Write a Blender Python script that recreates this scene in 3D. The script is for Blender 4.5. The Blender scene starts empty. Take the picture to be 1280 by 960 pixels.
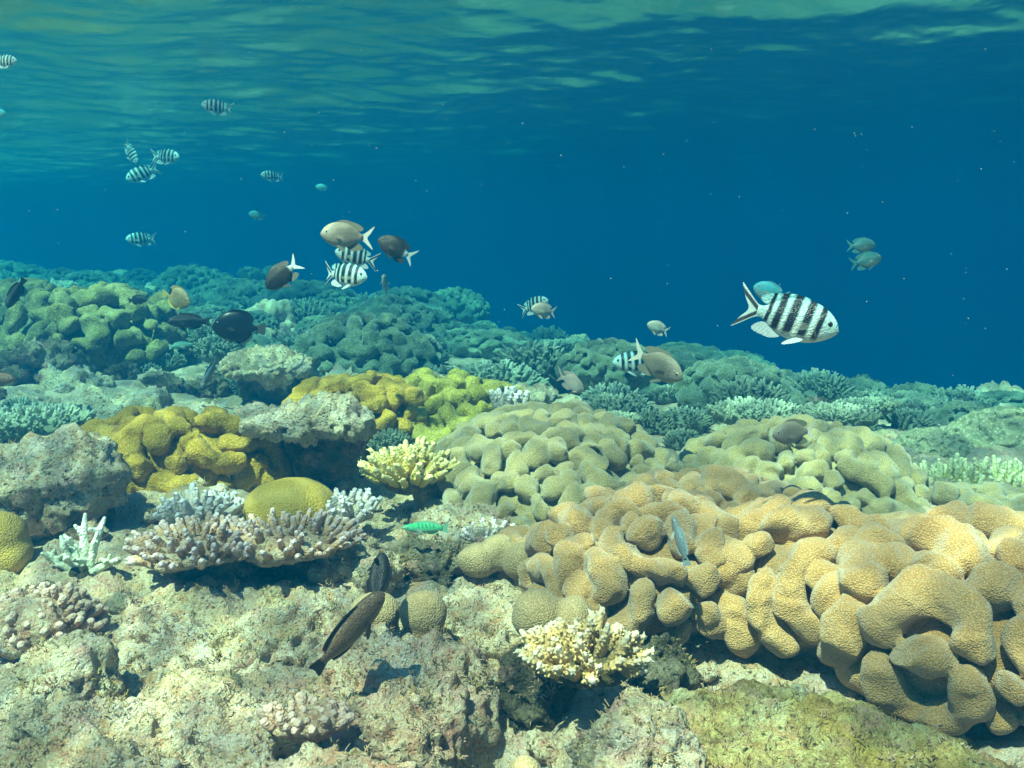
import bpy, math, random
import numpy as np
from mathutils import Vector, Matrix

R = math.radians
S = bpy.context.scene
COL = S.collection

# ------------------------------------------------------------------ camera, world, sun, exposure
PITCH = R(8.53)
FPX = 1200.0                                   # focal length in pixels of the 1280-wide photo
cam_d = bpy.data.cameras.new('camera')
cam = bpy.data.objects.new('camera', cam_d)
COL.objects.link(cam)
cam.location = (0, 0, 0)
cam.rotation_euler = (R(90) - PITCH, 0, 0)
cam_d.sensor_width = 36
cam_d.lens = 36 * FPX / 1280
cam_d.clip_start = 0.02
cam_d.clip_end = 500
cam_d.dof.use_dof = False
S.camera = cam

SUN_EL, SUN_AZ = R(60), R(212)                 # azimuth from +Y, clockwise: behind the camera, to its side
world = bpy.data.worlds.new('World')
S.world = world
world.use_nodes = True
wn = world.node_tree
bgn = wn.nodes['Background']
sky = wn.nodes.new('ShaderNodeTexSky')
sky.sky_type = 'NISHITA'
sky.sun_disc = False
sky.sun_elevation = SUN_EL
sky.sun_rotation = SUN_AZ
wn.links.new(sky.outputs[0], bgn.inputs[0])
bgn.inputs[1].default_value = 0.05
sl = bpy.data.lights.new('sun', 'SUN')
sun = bpy.data.objects.new('sun', sl)
COL.objects.link(sun)
sl.energy = 5.0
sl.angle = R(0.8)
sl.color = (1.0, 0.75, 0.50)
sd = Vector((math.sin(SUN_AZ) * math.cos(SUN_EL), math.cos(SUN_AZ) * math.cos(SUN_EL), math.sin(SUN_EL)))
sun.rotation_euler = sd.to_track_quat('Z', 'Y').to_euler()
sun.location = (0, 0, 5)
S.view_settings.view_transform = 'Standard'
S.view_settings.look = 'None'
S.view_settings.gamma = 1
S.view_settings.use_curve_mapping = False
S.view_settings.exposure = 2.4

S.render.engine = 'CYCLES'
cy = S.cycles
cy.max_bounces = 6
cy.diffuse_bounces = 2
cy.glossy_bounces = 2
cy.transmission_bounces = 2
cy.volume_bounces = 1
cy.transparent_max_bounces = 8
cy.sample_clamp_indirect = 4
cy.use_denoising = True
cy.caustics_reflective = False
cy.caustics_refractive = False

# ------------------------------------------------------------------ pixel <-> place helpers
_c, _s = math.cos(PITCH), math.sin(PITCH)
def ray(px, py):
    u, v = (px - 640) / FPX, (480 - py) / FPX
    return Vector((u, _c + v * _s, -_s + v * _c))
def at(px, py, Y):
    d = ray(px, py)
    return d * (Y / d.y)

# ------------------------------------------------------------------ numpy noise
_rs = np.random.RandomState(7)
_perm = np.concatenate([_rs.permutation(256)] * 2).astype(np.int64)
_G = _rs.normal(size=(256, 3)); _G /= np.linalg.norm(_G, axis=1)[:, None]
def gn(P):
    P = np.asarray(P, float)
    i = np.floor(P).astype(np.int64); f = P - i
    u = f * f * f * (f * (f * 6 - 15) + 10)
    i &= 255
    out = 0
    for dx in (0, 1):
        wx = u[:, 0] if dx else 1 - u[:, 0]
        a = _perm[(i[:, 0] + dx) & 255]
        for dy in (0, 1):
            wy = u[:, 1] if dy else 1 - u[:, 1]
            b = _perm[(a + i[:, 1] + dy) & 255]
            for dz in (0, 1):
                wz = u[:, 2] if dz else 1 - u[:, 2]
                g = _G[_perm[(b + i[:, 2] + dz) & 255]]
                out = out + wx * wy * wz * (g[:, 0] * (f[:, 0] - dx) + g[:, 1] * (f[:, 1] - dy) + g[:, 2] * (f[:, 2] - dz))
    return out * 1.5
def fbm(P, o=4, gain=.5):
    t, a = 0, 1.0
    for k in range(o):
        t = t + a * gn(P * (2.03 ** k) + 17.3 * k); a *= gain
    return t
def worley(P):
    P = np.asarray(P, float)
    i = np.floor(P).astype(np.int64); f = P - i
    best = np.full(len(P), 9.0); cid = np.zeros(len(P))
    for dx in (-1, 0, 1):
        for dy in (-1, 0, 1):
            for dz in (-1, 0, 1):
                h = _perm[(_perm[(_perm[(i[:, 0] + dx) & 255] + i[:, 1] + dy) & 255] + i[:, 2] + dz) & 255]
                q = (_G[h] * .5 + .5)
                d = np.sqrt((q[:, 0] + dx - f[:, 0]) ** 2 + (q[:, 1] + dy - f[:, 1]) ** 2 + (q[:, 2] + dz - f[:, 2]) ** 2)
                m = d < best
                best = np.where(m, d, best); cid = np.where(m, h / 255., cid)
    return best, cid
def sstep(a, b, x):
    t = np.clip((x - a) / (b - a), 0, 1)
    return t * t * (3 - 2 * t)

# ------------------------------------------------------------------ mesh helpers
def mesh(name, V, F, mat=None, smooth=True):
    me = bpy.data.meshes.new(name)
    V = np.asarray(V, np.float32)
    if isinstance(F, np.ndarray):
        n, k = F.shape
        me.vertices.add(len(V)); me.vertices.foreach_set('co', V.ravel())
        me.loops.add(n * k); me.loops.foreach_set('vertex_index', F.astype(np.int32).ravel())
        me.polygons.add(n)
        me.polygons.foreach_set('loop_start', np.arange(0, n * k, k, dtype=np.int32))
        me.update(calc_edges=True)
    else:
        me.from_pydata([tuple(map(float, v)) for v in V], [], F)
    me.polygons.foreach_set('use_smooth', np.full(len(me.polygons), smooth))
    if mat: me.materials.append(mat)
    me.validate(); me.update()
    return me
def link(name, me, parent=None, loc=None, group=None, label=None, cat=None, kind=None):
    o = bpy.data.objects.new(name, me)
    COL.objects.link(o)
    if parent: o.parent = parent
    if loc is not None: o.location = loc
    if label: o['label'] = label
    if cat: o['category'] = cat
    if group: o['group'] = group
    if kind: o['kind'] = kind
    return o
def thing(name, label, cat, loc, group=None):
    return link(name, None, None, loc, group, label, cat)
def normals(V, F):
    if F.shape[1] == 4: n = np.cross(V[F[:, 2]] - V[F[:, 0]], V[F[:, 3]] - V[F[:, 1]])
    else: n = np.cross(V[F[:, 1]] - V[F[:, 0]], V[F[:, 2]] - V[F[:, 0]])
    N = np.zeros_like(V)
    for k in range(F.shape[1]):
        for c in range(3): N[:, c] += np.bincount(F[:, k], n[:, c], len(V))
    return N / (np.linalg.norm(N, axis=1)[:, None] + 1e-12)
def join(parts):
    Vs, Fs, o = [], [], 0
    for V, F in parts:
        Vs.append(V); Fs.append(F + o); o += len(V)
    return np.concatenate(Vs), np.concatenate(Fs)
def rotz(V, a):
    c, s = math.cos(a), math.sin(a)
    return np.stack([V[:, 0] * c - V[:, 1] * s, V[:, 0] * s + V[:, 1] * c, V[:, 2]], 1)

class SDF:
    def __init__(s, lo, hi, h):
        s.lo = np.array(lo, float); s.h = h
        s.n = np.ceil((np.array(hi) - s.lo) / h).astype(int) + 1
        s.F = np.full(s.n, 1.0, np.float32)
        s.ax = [s.lo[i] + h * np.arange(s.n[i]) for i in range(3)]
    def reg(s, lo, hi):
        a = np.clip(np.floor((np.array(lo) - s.lo) / s.h).astype(int), 0, s.n)
        b = np.clip(np.ceil((np.array(hi) - s.lo) / s.h).astype(int) + 1, 0, s.n)
        sl_ = tuple(slice(a[i], b[i]) for i in range(3))
        X, Y, Z = np.meshgrid(*[s.ax[i][sl_[i]] for i in range(3)], indexing='ij', sparse=True)
        return sl_, X, Y, Z
    def put(s, sl_, d, k):
        A = s.F[sl_]
        if A.size == 0: return
        if k > 0:
            h = np.maximum(k - np.abs(A - d), 0) / k
            s.F[sl_] = np.minimum(A, d) - h * h * k * .25
        else: s.F[sl_] = np.minimum(A, d)
    def cap(s, a, b, ra, rb, k=0.):
        a, b = np.array(a), np.array(b); m = max(ra, rb) + 2 * k + 3 * s.h
        sl_, X, Y, Z = s.reg(np.minimum(a, b) - m, np.maximum(a, b) + m)
        v = b - a; L2 = max(v @ v, 1e-12)
        t = np.clip(((X - a[0]) * v[0] + (Y - a[1]) * v[1] + (Z - a[2]) * v[2]) / L2, 0, 1)
        d = np.sqrt((X - a[0] - t * v[0]) ** 2 + (Y - a[1] - t * v[1]) ** 2 + (Z - a[2] - t * v[2]) ** 2) - (ra + (rb - ra) * t)
        s.put(sl_, d, k)
    def ell(s, c, r, k=0., rz=0., sub=False):
        c, r = np.array(c, float), np.array(r, float); m = max(r) + 2 * k + 3 * s.h
        sl_, X, Y, Z = s.reg(c - m, c + m)
        x, y, z = X - c[0], Y - c[1], Z - c[2]
        if rz:
            co, si = math.cos(rz), math.sin(rz)
            x, y = x * co + y * si, -x * si + y * co
        k0 = np.sqrt((x / r[0]) ** 2 + (y / r[1]) ** 2 + (z / r[2]) ** 2)
        k1 = np.sqrt((x / r[0] ** 2) ** 2 + (y / r[1] ** 2) ** 2 + (z / r[2] ** 2) ** 2)
        d = k0 * (k0 - 1) / (k1 + 1e-9)
        if sub:
            A = s.F[sl_]; d = -d
            h = np.maximum(k - np.abs(A - d), 0) / max(k, 1e-9)
            s.F[sl_] = np.maximum(A, d) + h * h * k * .25
        else: s.put(sl_, d, k)
    def mesh(s):
        F = s.F.copy()
        for a in range(3):
            ix = [slice(None)] * 3
            for e in (0, -1):
                ix[a] = e; F[tuple(ix)] = np.maximum(F[tuple(ix)], s.h * .3)
        ins = F < 0
        nx, ny, nz = F.shape
        c = [F[i:nx - 1 + i, j:ny - 1 + j, k:nz - 1 + k] for i in (0, 1) for j in (0, 1) for k in (0, 1)]
        cnt = sum((q < 0).astype(np.int8) for q in c)
        act = (cnt > 0) & (cnt < 8)
        I = np.argwhere(act)
        vals = np.stack([q[act] for q in c], 1)
        off = np.array([(i, j, k) for i in (0, 1) for j in (0, 1) for k in (0, 1)], float)
        sm = np.zeros((len(I), 3)); n = np.zeros(len(I))
        for a in range(8):
            for b in range(a + 1, 8):
                if abs(off[a] - off[b]).sum() == 1:
                    m = (vals[:, a] < 0) != (vals[:, b] < 0)
                    t = np.where(m, vals[:, a] / (vals[:, a] - vals[:, b] + 1e-20), 0)
                    sm += m[:, None] * (off[a] + t[:, None] * (off[b] - off[a])); n += m
        V = s.lo + s.h * (I + sm / n[:, None])
        idx = np.full(act.shape, -1, np.int64); idx[act] = np.arange(len(I))
        quads = []
        for a in range(3):
            b, cc = (a + 1) % 3, (a + 2) % 3
            sa = [slice(None)] * 3; sb = [slice(None)] * 3
            sa[a] = slice(0, -1); sb[a] = slice(1, None)
            A, B = ins[tuple(sa)], ins[tuple(sb)]
            E = np.argwhere(A != B)
            E = E[(E[:, b] > 0) & (E[:, cc] > 0) & (E[:, b] < F.shape[b] - 1) & (E[:, cc] < F.shape[cc] - 1)]
            q = []
            for db, dc in ((1, 1), (0, 1), (0, 0), (1, 0)):
                e = E.copy(); e[:, b] -= db; e[:, cc] -= dc
                q.append(idx[e[:, 0], e[:, 1], e[:, 2]])
            q = np.stack(q, 1)
            fl = ~A[E[:, 0], E[:, 1], E[:, 2]]
            q[fl] = q[fl][:, ::-1]
            quads.append(q)
        return V, np.concatenate(quads)

def tube(path, rad, n=8, tip=True):
    P = np.asarray(path, float); rad = np.asarray(rad, float)
    if tip:
        d = P[-1] - P[-2]; d /= np.linalg.norm(d) + 1e-9; r = rad[-1]
        P = np.concatenate([P, [P[-1] + d * r * .5, P[-1] + d * r * .85, P[-1] + d * r]])
        rad = np.concatenate([rad, [r * .86, r * .5, r * .05]])
    T = np.gradient(P, axis=0); T /= np.linalg.norm(T, axis=1)[:, None] + 1e-9
    ref = np.array([.31, .95, .07])
    U = np.cross(T, ref); U /= np.linalg.norm(U, axis=1)[:, None] + 1e-9
    W = np.cross(T, U)
    a = np.linspace(0, 2 * np.pi, n, endpoint=False)
    V = (P[:, None] + rad[:, None, None] * (np.cos(a)[None, :, None] * U[:, None] + np.sin(a)[None, :, None] * W[:, None])).reshape(-1, 3)
    m = len(P)
    i = (np.arange(m - 1)[:, None] * n + np.arange(n)).ravel(); j = (np.arange(m - 1)[:, None] * n + (np.arange(n) + 1) % n).ravel()
    return V, np.stack([i, j, j + n, i + n], 1)

# ------------------------------------------------------------------ material helpers
class NT:
    def __init__(s, name):
        s.m = bpy.data.materials.new(name); s.m.use_nodes = True
        s.t = s.m.node_tree; s.n = s.t.nodes; s.b = s.n['Principled BSDF']
    def add(s, ty, **k):
        x = s.n.new(ty)
        for a, b in k.items(): setattr(x, a, b)
        return x
    def inp(s, sock, v):
        if hasattr(v, 'is_linked'): s.t.links.new(v, sock)
        elif v is not None: sock.default_value = (*v, 1) if isinstance(v, tuple) and len(v) == 3 and len(sock.default_value) == 4 else v
    def math(s, op, a, b=None, clamp=False):
        x = s.add('ShaderNodeMath', operation=op, use_clamp=clamp); s.inp(x.inputs[0], a); s.inp(x.inputs[1], b); return x.outputs[0]
    def mix(s, f, a, b, mode='MIX'):
        x = s.add('ShaderNodeMix', data_type='RGBA', blend_type=mode); s.inp(x.inputs[0], f); s.inp(x.inputs[6], a); s.inp(x.inputs[7], b); return x.outputs[2]
    def ramp(s, f, st, interp='LINEAR'):
        x = s.add('ShaderNodeValToRGB'); s.inp(x.inputs[0], f); r = x.color_ramp; r.interpolation = interp
        while len(r.elements) < len(st): r.elements.new(.5)
        for e, (p, c) in zip(r.elements, st):
            e.position = p; e.color = (c, c, c, 1) if isinstance(c, (int, float)) else (*c, 1)
        return x.outputs[0]
    def coord(s, w='Object'): return s.add('ShaderNodeTexCoord').outputs[w]
    def sep(s, v):
        x = s.add('ShaderNodeSeparateXYZ'); s.inp(x.inputs[0], v); return x.outputs
    def noise(s, v, sc, det=5, rough=.55, w=None, dist=0):
        x = s.add('ShaderNodeTexNoise', noise_dimensions='4D'); s.inp(x.inputs['Vector'], v)
        x.inputs['Scale'].default_value = sc; x.inputs['Detail'].default_value = det; x.inputs['Roughness'].default_value = rough
        x.inputs['Distortion'].default_value = dist
        if w is not None: s.inp(x.inputs['W'], w)
        return x.outputs[0]
    def voro(s, v, sc, feat='F1', rnd=1):
        x = s.add('ShaderNodeTexVoronoi', feature=feat); s.inp(x.inputs['Vector'], v); x.inputs['Scale'].default_value = sc
        x.inputs['Randomness'].default_value = rnd
        return x.outputs[0]
    def bump(s, h, dist, strength=1., prev=None):
        x = s.add('ShaderNodeBump'); s.inp(x.inputs['Height'], h); x.inputs['Distance'].default_value = dist; x.inputs['Strength'].default_value = strength
        if prev is not None: s.inp(x.inputs['Normal'], prev)
        return x.outputs[0]
    def rnd(s): return s.add('ShaderNodeObjectInfo').outputs['Random']
    def fin(s, col, rough=.8, nrm=None, spec=.25):
        s.inp(s.b.inputs['Base Color'], col); s.inp(s.b.inputs['Roughness'], rough)
        s.b.inputs['Specular IOR Level'].default_value = spec
        if nrm is not None: s.inp(s.b.inputs['Normal'], nrm)
        return s.m

def mat_rock(name, stops, spotc=(.05, .045, .03), tint=(.58, .44, .14), tintamt=.5, pale=(.75, .68, .55), bmp=1.):
    n = NT(name); v = n.coord(); w = n.math('MULTIPLY', n.rnd(), 40)
    c = n.ramp(n.noise(v, 9, 8, .62, w), stops)
    c2 = n.ramp(n.noise(v, 42, 6, .65, w), [(.34, (.24, .21, .16)), (.48, (.56, .55, .54)), (.66, (.88, .85, .82))])
    c = n.mix(.55, c, c2, 'OVERLAY')
    c3 = n.ramp(n.noise(v, 150, 5, .7, w), [(.34, (.16, .14, .11)), (.46, (.56, .55, .53)), (.62, (.95, .93, .88))])
    c = n.mix(.6, c, c3, 'OVERLAY')
    t = n.ramp(n.noise(v, 5.5, 5, .6, n.math('ADD', w, 7)), [(.52, 0.), (.66, 1.)])
    c = n.mix(n.math('MULTIPLY', t, tintamt * .95), c, tint)
    pk = n.ramp(n.noise(v, 15, 6, .65, n.math('ADD', w, 19)), [(.54, 0.), (.64, 1.)])
    c = n.mix(n.math('MULTIPLY', pk, .65), c, (.72, .38, .32))
    dk = n.ramp(n.noise(v, 19, 8, .7, n.math('ADD', w, 23)), [(.57, 0.), (.66, 1.)])
    c = n.mix(n.math('MULTIPLY', dk, .45), c, (.13, .095, .055))
    p = n.ramp(n.noise(v, 22, 5, .6, n.math('ADD', w, 3)), [(.6, 0.), (.72, 1.)])
    c = n.mix(n.math('MULTIPLY', p, .55), c, pale)
    vo = n.voro(v, 75)
    s_ = n.math('MULTIPLY', n.ramp(vo, [(.12, 1.), (.3, 0.)]), n.ramp(n.noise(v, 12, 3, .5, n.math('ADD', w, 11)), [(.48, 0.), (.6, 1.)]))
    c = n.mix(n.math('MULTIPLY', s_, .85), c, spotc)
    b = n.bump(n.noise(v, 60, 8, .72, w), .022 * bmp)
    b = n.bump(n.noise(v, 230, 4, .6), .009 * bmp, 1, b)
    b = n.bump(n.ramp(n.voro(v, 150), [(.08, 0.), (.4, 1.)]), .006 * bmp, .7, b)
    b = n.bump(n.ramp(vo, [(.08, 0.), (.35, 1.)]), .006 * bmp, .6, b)
    return n.fin(c, .92, b, .1)

def mat_leather(name, ca, cb, cdot, sheen=.7, tint=(.55, .62, .66), sc=380, var=.25):
    n = NT(name); v = n.coord(); rn = n.rnd(); w = n.math('MULTIPLY', rn, 40)
    c = n.mix(n.ramp(n.noise(v, 7, 4, .55, w), [(.35, 0.), (.65, 1.)]), ca, cb)
    vo = n.voro(v, sc)
    c = n.mix(n.ramp(vo, [(.1, 0.), (.6, .6)]), c, tuple(q * .42 for q in ca))
    c = n.mix(n.ramp(vo, [(.1, .7), (.4, 0.)]), c, cdot)
    c = n.mix(n.ramp(n.noise(v, 11, 5, .6, n.math('ADD', w, 5)), [(.5, 0.), (.7, .5)]), c, tuple(q * .75 + .08 for q in cb))
    k = n.math('ADD', n.math('MULTIPLY', n.noise(v, 30, 4, .6, w), .5), .75)
    c = n.mix(1., c, k, 'MULTIPLY')
    k2 = n.math('ADD', n.math('MULTIPLY', rn, 2 * var), 1 - var)
    c = n.mix(1., c, k2, 'MULTIPLY')
    b = n.bump(n.math('SUBTRACT', 1., vo), .0028, .8)
    b = n.bump(n.noise(v, 45, 5, .6), .005, .6, b)
    n.b.inputs['Sheen Weight'].default_value = sheen
    n.b.inputs['Sheen Roughness'].default_value = .5
    n.b.inputs['Sheen Tint'].default_value = (*tint, 1)
    return n.fin(c, .9, b, .1)

def mat_tip(name, base, mid, tip, z0, z1, sc=180, var=.2):
    """branching coral: growing ends paler than the base of the branch"""
    n = NT(name); v = n.coord(); rn = n.rnd()
    z = n.sep(v)[2]
    z = n.math('ADD', z, n.math('MULTIPLY', n.math('SUBTRACT', n.noise(v, 60, 3), .5), (z1 - z0) * .5))
    x = n.add('ShaderNodeMapRange'); n.inp(x.inputs[0], z); x.inputs[1].default_value = z0; x.inputs[2].default_value = z1
    c = n.ramp(x.outputs[0], [(0, base), (.55, mid), (1, tip)])
    vo = n.voro(v, sc)
    c = n.mix(n.ramp(vo, [(.1, .35), (.5, 0.)]), c, tip)
    c = n.mix(1., c, n.math('ADD', n.math('MULTIPLY', rn, 2 * var), 1 - var), 'MULTIPLY')
    b = n.bump(n.math('SUBTRACT', 1., vo), .003, .8)
    return n.fin(c, .85, b, .15)

ROCK_STOPS = [(.28, (.52, .32, .19)), (.42, (.80, .53, .34)), (.58, (.88, .61, .43)), (.72, (.90, .65, .51))]
m_rock = mat_rock('reef_limestone', ROCK_STOPS)
m_rockp = mat_rock('pink_crusted_limestone', [(.28, (.42, .24, .16)), (.42, (.68, .42, .29)), (.6, (.80, .52, .38)), (.75, (.84, .62, .48))], tintamt=.3)
m_rocky = mat_rock('yellow_algae_limestone', [(.3, (.26, .18, .07)), (.45, (.54, .38, .15)), (.6, (.70, .54, .28)), (.75, (.78, .64, .46))], tint=(.50, .36, .05), tintamt=.7)
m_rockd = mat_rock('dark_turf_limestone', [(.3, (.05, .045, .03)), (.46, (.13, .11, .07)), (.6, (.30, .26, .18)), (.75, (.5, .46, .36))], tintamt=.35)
m_rockg = mat_rock('pale_worn_limestone', [(.3, (.40, .27, .17)), (.45, (.68, .50, .34)), (.6, (.78, .61, .46)), (.75, (.86, .72, .58))], tintamt=.25)
m_leath = mat_leather('tan_leather_coral', (.55, .285, .09), (.66, .38, .14), (.76, .53, .30))
m_leath2 = mat_leather('olive_leather_coral', (.36, .26, .105), (.48, .36, .155), (.56, .47, .27))
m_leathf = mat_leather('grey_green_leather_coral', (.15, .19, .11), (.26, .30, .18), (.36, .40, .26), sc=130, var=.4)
m_leathy = mat_leather('yellow_leather_coral', (.72, .40, .035), (.80, .50, .07), (.84, .60, .20), sheen=.15, sc=180)
m_leathyo = mat_leather('olive_yellow_leather_coral', (.30, .25, .04), (.48, .38, .06), (.54, .46, .14), sheen=.15, sc=180)
m_stalk = mat_leather('pale_coral_stalk', (.38, .36, .34), (.46, .44, .42), (.42, .40, .38), sheen=.1, sc=60)
m_dome = mat_leather('smooth_tan_coral', (.54, .36, .17), (.64, .45, .24), (.70, .54, .34), sheen=.2, sc=330)
m_domey = mat_leather('olive_yellow_dome_coral', (.54, .33, .04), (.64, .41, .07), (.6, .44, .14), sheen=.1, sc=300)

# ------------------------------------------------------------------ the reef floor
def ground(x, y, fine=True):
    x = np.atleast_1d(np.asarray(x, float)); y = np.atleast_1d(np.asarray(y, float))
    z = np.full(np.broadcast(x, y).shape, -.63)
    z = z - .065 * sstep(1.9, 1.3, y)
    z = z + .045 * np.clip(-x - .4, 0, 3.5) * sstep(2.5, 6, y)
    z = z - .14 * np.clip(y - 3, 0, 30) * np.clip((x + .7) / 3.1, 0, 1.6)
    ye = 7.6 - .8 * np.clip(x, -12, 6)
    z = z - .42 * np.clip(y - ye, 0, 14) * sstep(0, 1.5, y - ye)
    z = np.maximum(z, -9)
    P = np.stack([x, y, np.zeros_like(x)], 1)
    z = z + .045 * fbm(P * 1.7, 3) + .02 * fbm(P * 6 + 5, 3)
    z = z - .24 * np.exp(-((x + .005) / .065) ** 2 - ((y - 1.18) / .13) ** 2)
    z = z + .25 * sstep(7, 11, y) * fbm(P * .55 + 9, 3)
    if fine:
        q = np.stack([x, y, z], 1)
        n = sstep(5, 2.5, y)
        w, cid = worley(q * 14)
        z = z + n * (.012 * fbm(q * 22, 4) + .022 * (.5 - w) * (cid > .35))
        w2, c2 = worley(q * 42)
        z = z - n * .012 * sstep(.42, .15, w2) * (c2 > .55)
    return z
def gz(x, y): return float(ground([x], [y], False)[0])

rows = np.concatenate([np.linspace(-5, .55, 14, endpoint=False), np.geomspace(.55, 60, 560)])
cols = np.linspace(-1, 1, 521); cols = np.sign(cols) * (np.abs(cols) * .55 + np.abs(cols) ** 3 * .95)
GX = cols[None, :] * np.maximum(rows, .9)[:, None] ; GY = np.repeat(rows[:, None], len(cols), 1)
V = np.stack([GX.ravel(), GY.ravel(), ground(GX.ravel(), GY.ravel())], 1)
nr, nc = GX.shape
ii = (np.arange(nr - 1)[:, None] * nc + np.arange(nc - 1)).ravel()
link('seabed', mesh('seabed', V, np.stack([ii, ii + 1, ii + nc + 1, ii + nc], 1), m_rock), kind='structure')

# ------------------------------------------------------------------ the water surface, seen from below
SURF = .70
n = NT('water_surface')
v = n.coord()
fr = n.add('ShaderNodeFresnel'); fr.inputs['IOR'].default_value = 1.33
bn = n.bump(n.noise(v, 8, 2, .5), .04, .25)
n.inp(fr.inputs['Normal'], bn)
gl = n.add('ShaderNodeBsdfGlossy'); gl.inputs['Roughness'].default_value = .24; n.inp(gl.inputs['Normal'], bn)
gl.inputs['Color'].default_value = (.62, .86, .83, 1)
tr = n.add('ShaderNodeBsdfTransparent')
wv = n.add('ShaderNodeVectorMath', operation='ADD'); n.inp(wv.inputs[0], v)
nw = n.add('ShaderNodeTexNoise'); nw.inputs['Scale'].default_value = 3.0; n.inp(nw.inputs['Vector'], v)
sw = n.add('ShaderNodeVectorMath', operation='SCALE'); n.inp(sw.inputs[0], nw.outputs[1]); sw.inputs['Scale'].default_value = .35
n.inp(wv.inputs[1], sw.outputs[0])
ca = n.ramp(n.voro(wv.outputs[0], 5.0, 'DISTANCE_TO_EDGE'), [(0., 1.), (.06, .95), (.15, .6), (.45, .4)])  # caustic light network painted into the sheet's transparent tint
cb = n.ramp(n.noise(v, 2.0, 3), [(.38, .42), (.62, 1.)])  # broader bright and dim patches of the same painted dapple
n.inp(tr.inputs[0], n.mix(.85, ca, cb, 'MULTIPLY'))
ms = n.add('ShaderNodeMixShader'); n.inp(ms.inputs[0], fr.outputs[0]); n.inp(ms.inputs[1], tr.outputs[0]); n.inp(ms.inputs[2], gl.outputs[0])
n.inp(n.n['Material Output'].inputs['Surface'], ms.outputs[0])
m_surf = n.m
ry = np.concatenate([np.linspace(-9, 1.2, 30, endpoint=False), np.geomspace(1.2, 69, 620)])
cx = np.linspace(-1, 1, 561); cx = np.sign(cx) * (np.abs(cx) * .6 + np.abs(cx) ** 5 * .4)
WX = cx[None, :] * np.clip(ry * 1.25, 9, 59)[:, None]; WY = np.repeat(ry[:, None], len(cx), 1)
WX = np.clip(WX, -59, 59)
P = np.stack([WX.ravel(), WY.ravel(), np.zeros(WX.size)], 1)
zz = .05 * gn(rotz(P, .5) * np.array([.45, .9, 1]) + 3) + .03 * gn(rotz(P, -.3) * np.array([1.2, 1.6, 1]) + 8) + .020 * gn(rotz(P, .4) * np.array([2.6, 3.6, 1]) + 2) + .010 * gn(rotz(P, -.5) * np.array([5, 7, 1.])) + .004 * gn(P * np.array([10, 14, 1.]))
zz = zz * sstep(60, 20, P[:, 1])
V = P.copy(); V[:, 2] = SURF + zz
nr, nc = WX.shape
ii = (np.arange(nr - 1)[:, None] * nc + np.arange(nc - 1)).ravel()
link('water_surface', mesh('water_surface', V, np.stack([ii, ii + 1, ii + nc + 1, ii + nc], 1), m_surf), kind='structure')

# the water itself: one closed box of even density
hm = bpy.data.materials.new('sea_water'); hm.use_nodes = True
ht = hm.node_tree; ht.nodes.remove(ht.nodes['Principled BSDF'])
pv = ht.nodes.new('ShaderNodeVolumePrincipled')
SIG_S = (.0003, .043, .118)
SIG_A = (.335, .088, .022)
D = .5
pv.inputs['Density'].default_value = D
cc_ = [s / D for s in SIG_S]
pv.inputs['Color'].default_value = (*cc_, 1)
pv.inputs['Absorption Color'].default_value = (*[max(0, 1 - a / (D * (1 - c))) ** 2 for a, c in zip(SIG_A, cc_)], 1)
pv.inputs['Anisotropy'].default_value = .62
ht.links.new(pv.outputs[0], ht.nodes['Material Output'].inputs['Volume'])
lo, hi = (-60, -10, -12), (60, 70, 1.0)
bv = [(x, y, z) for x in (lo[0], hi[0]) for y in (lo[1], hi[1]) for z in (lo[2], hi[2])]
link('haze', mesh('haze', bv, [(0, 1, 3, 2), (4, 6, 7, 5), (0, 4, 5, 1), (2, 3, 7, 6), (0, 2, 6, 4), (1, 5, 7, 3)], hm, False), kind='stuff')

# ------------------------------------------------------------------ coral and rock builders
def rock_mesh(name, half, mat, seed, h=.008, blobs=7, low=.024, mid=.015, pit=.016, spiky=0., pitf=38, k=.04, knob=.007, crust=0.):
    rg = np.random.RandomState(seed); half = np.array(half, float)
    m = half + .05 + k
    s = SDF(-m, m, h)
    s.ell((0, 0, 0), half * np.array([.82, .82, .85]), k)
    for i in range(blobs):
        a = rg.uniform(0, 6.28); f = rg.uniform(.3, .62)
        s.ell((half[0] * f * math.cos(a), half[1] * f * math.sin(a), half[2] * rg.uniform(-.3, .35)),
              half * np.array([rg.uniform(.3, .55), rg.uniform(.3, .55), rg.uniform(.5, .75)]), k, rg.uniform(0, 3))
    V, F = s.mesh(); N = normals(V, F)
    q = V + seed * 3.7
    d = low * fbm(q * 7, 3) + mid * fbm(q * 24, 5, .58) - mid * .8 * np.abs(fbm(q * 13 + 4, 3))
    w, cid = worley(q * pitf)
    d = d - pit * sstep(.5, .12, w) * (cid > .45)
    d = d + knob * (.45 - worley(q * 62 + 3)[0]) * sstep(-.25, .3, fbm(q * 11 + 2, 2))
    w3, c3 = worley(q * pitf * .38)
    d = d - pit * 2.6 * sstep(.34, .12, w3) * (c3 > .62)
    if spiky:
        w2, c2 = worley(q * 30)
        d = d + spiky * sstep(.55, .05, w2) * np.clip(N[:, 2] + .3, 0, 1)
    if crust:
        d = d + crust * np.abs(fbm(q * 45, 3))
    V = V + N * d[:, None]
    return mesh(name, V, F, mat)
def rock(label, center, half, mat, seed, name='coral_rock', cat='rock', rz=0., tilt=(0, 0), **k):
    o = link(name, rock_mesh(name, half, mat, seed, **k), None, center, None, label, cat)
    o.rotation_euler = (tilt[0], tilt[1], rz)
    return o

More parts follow.
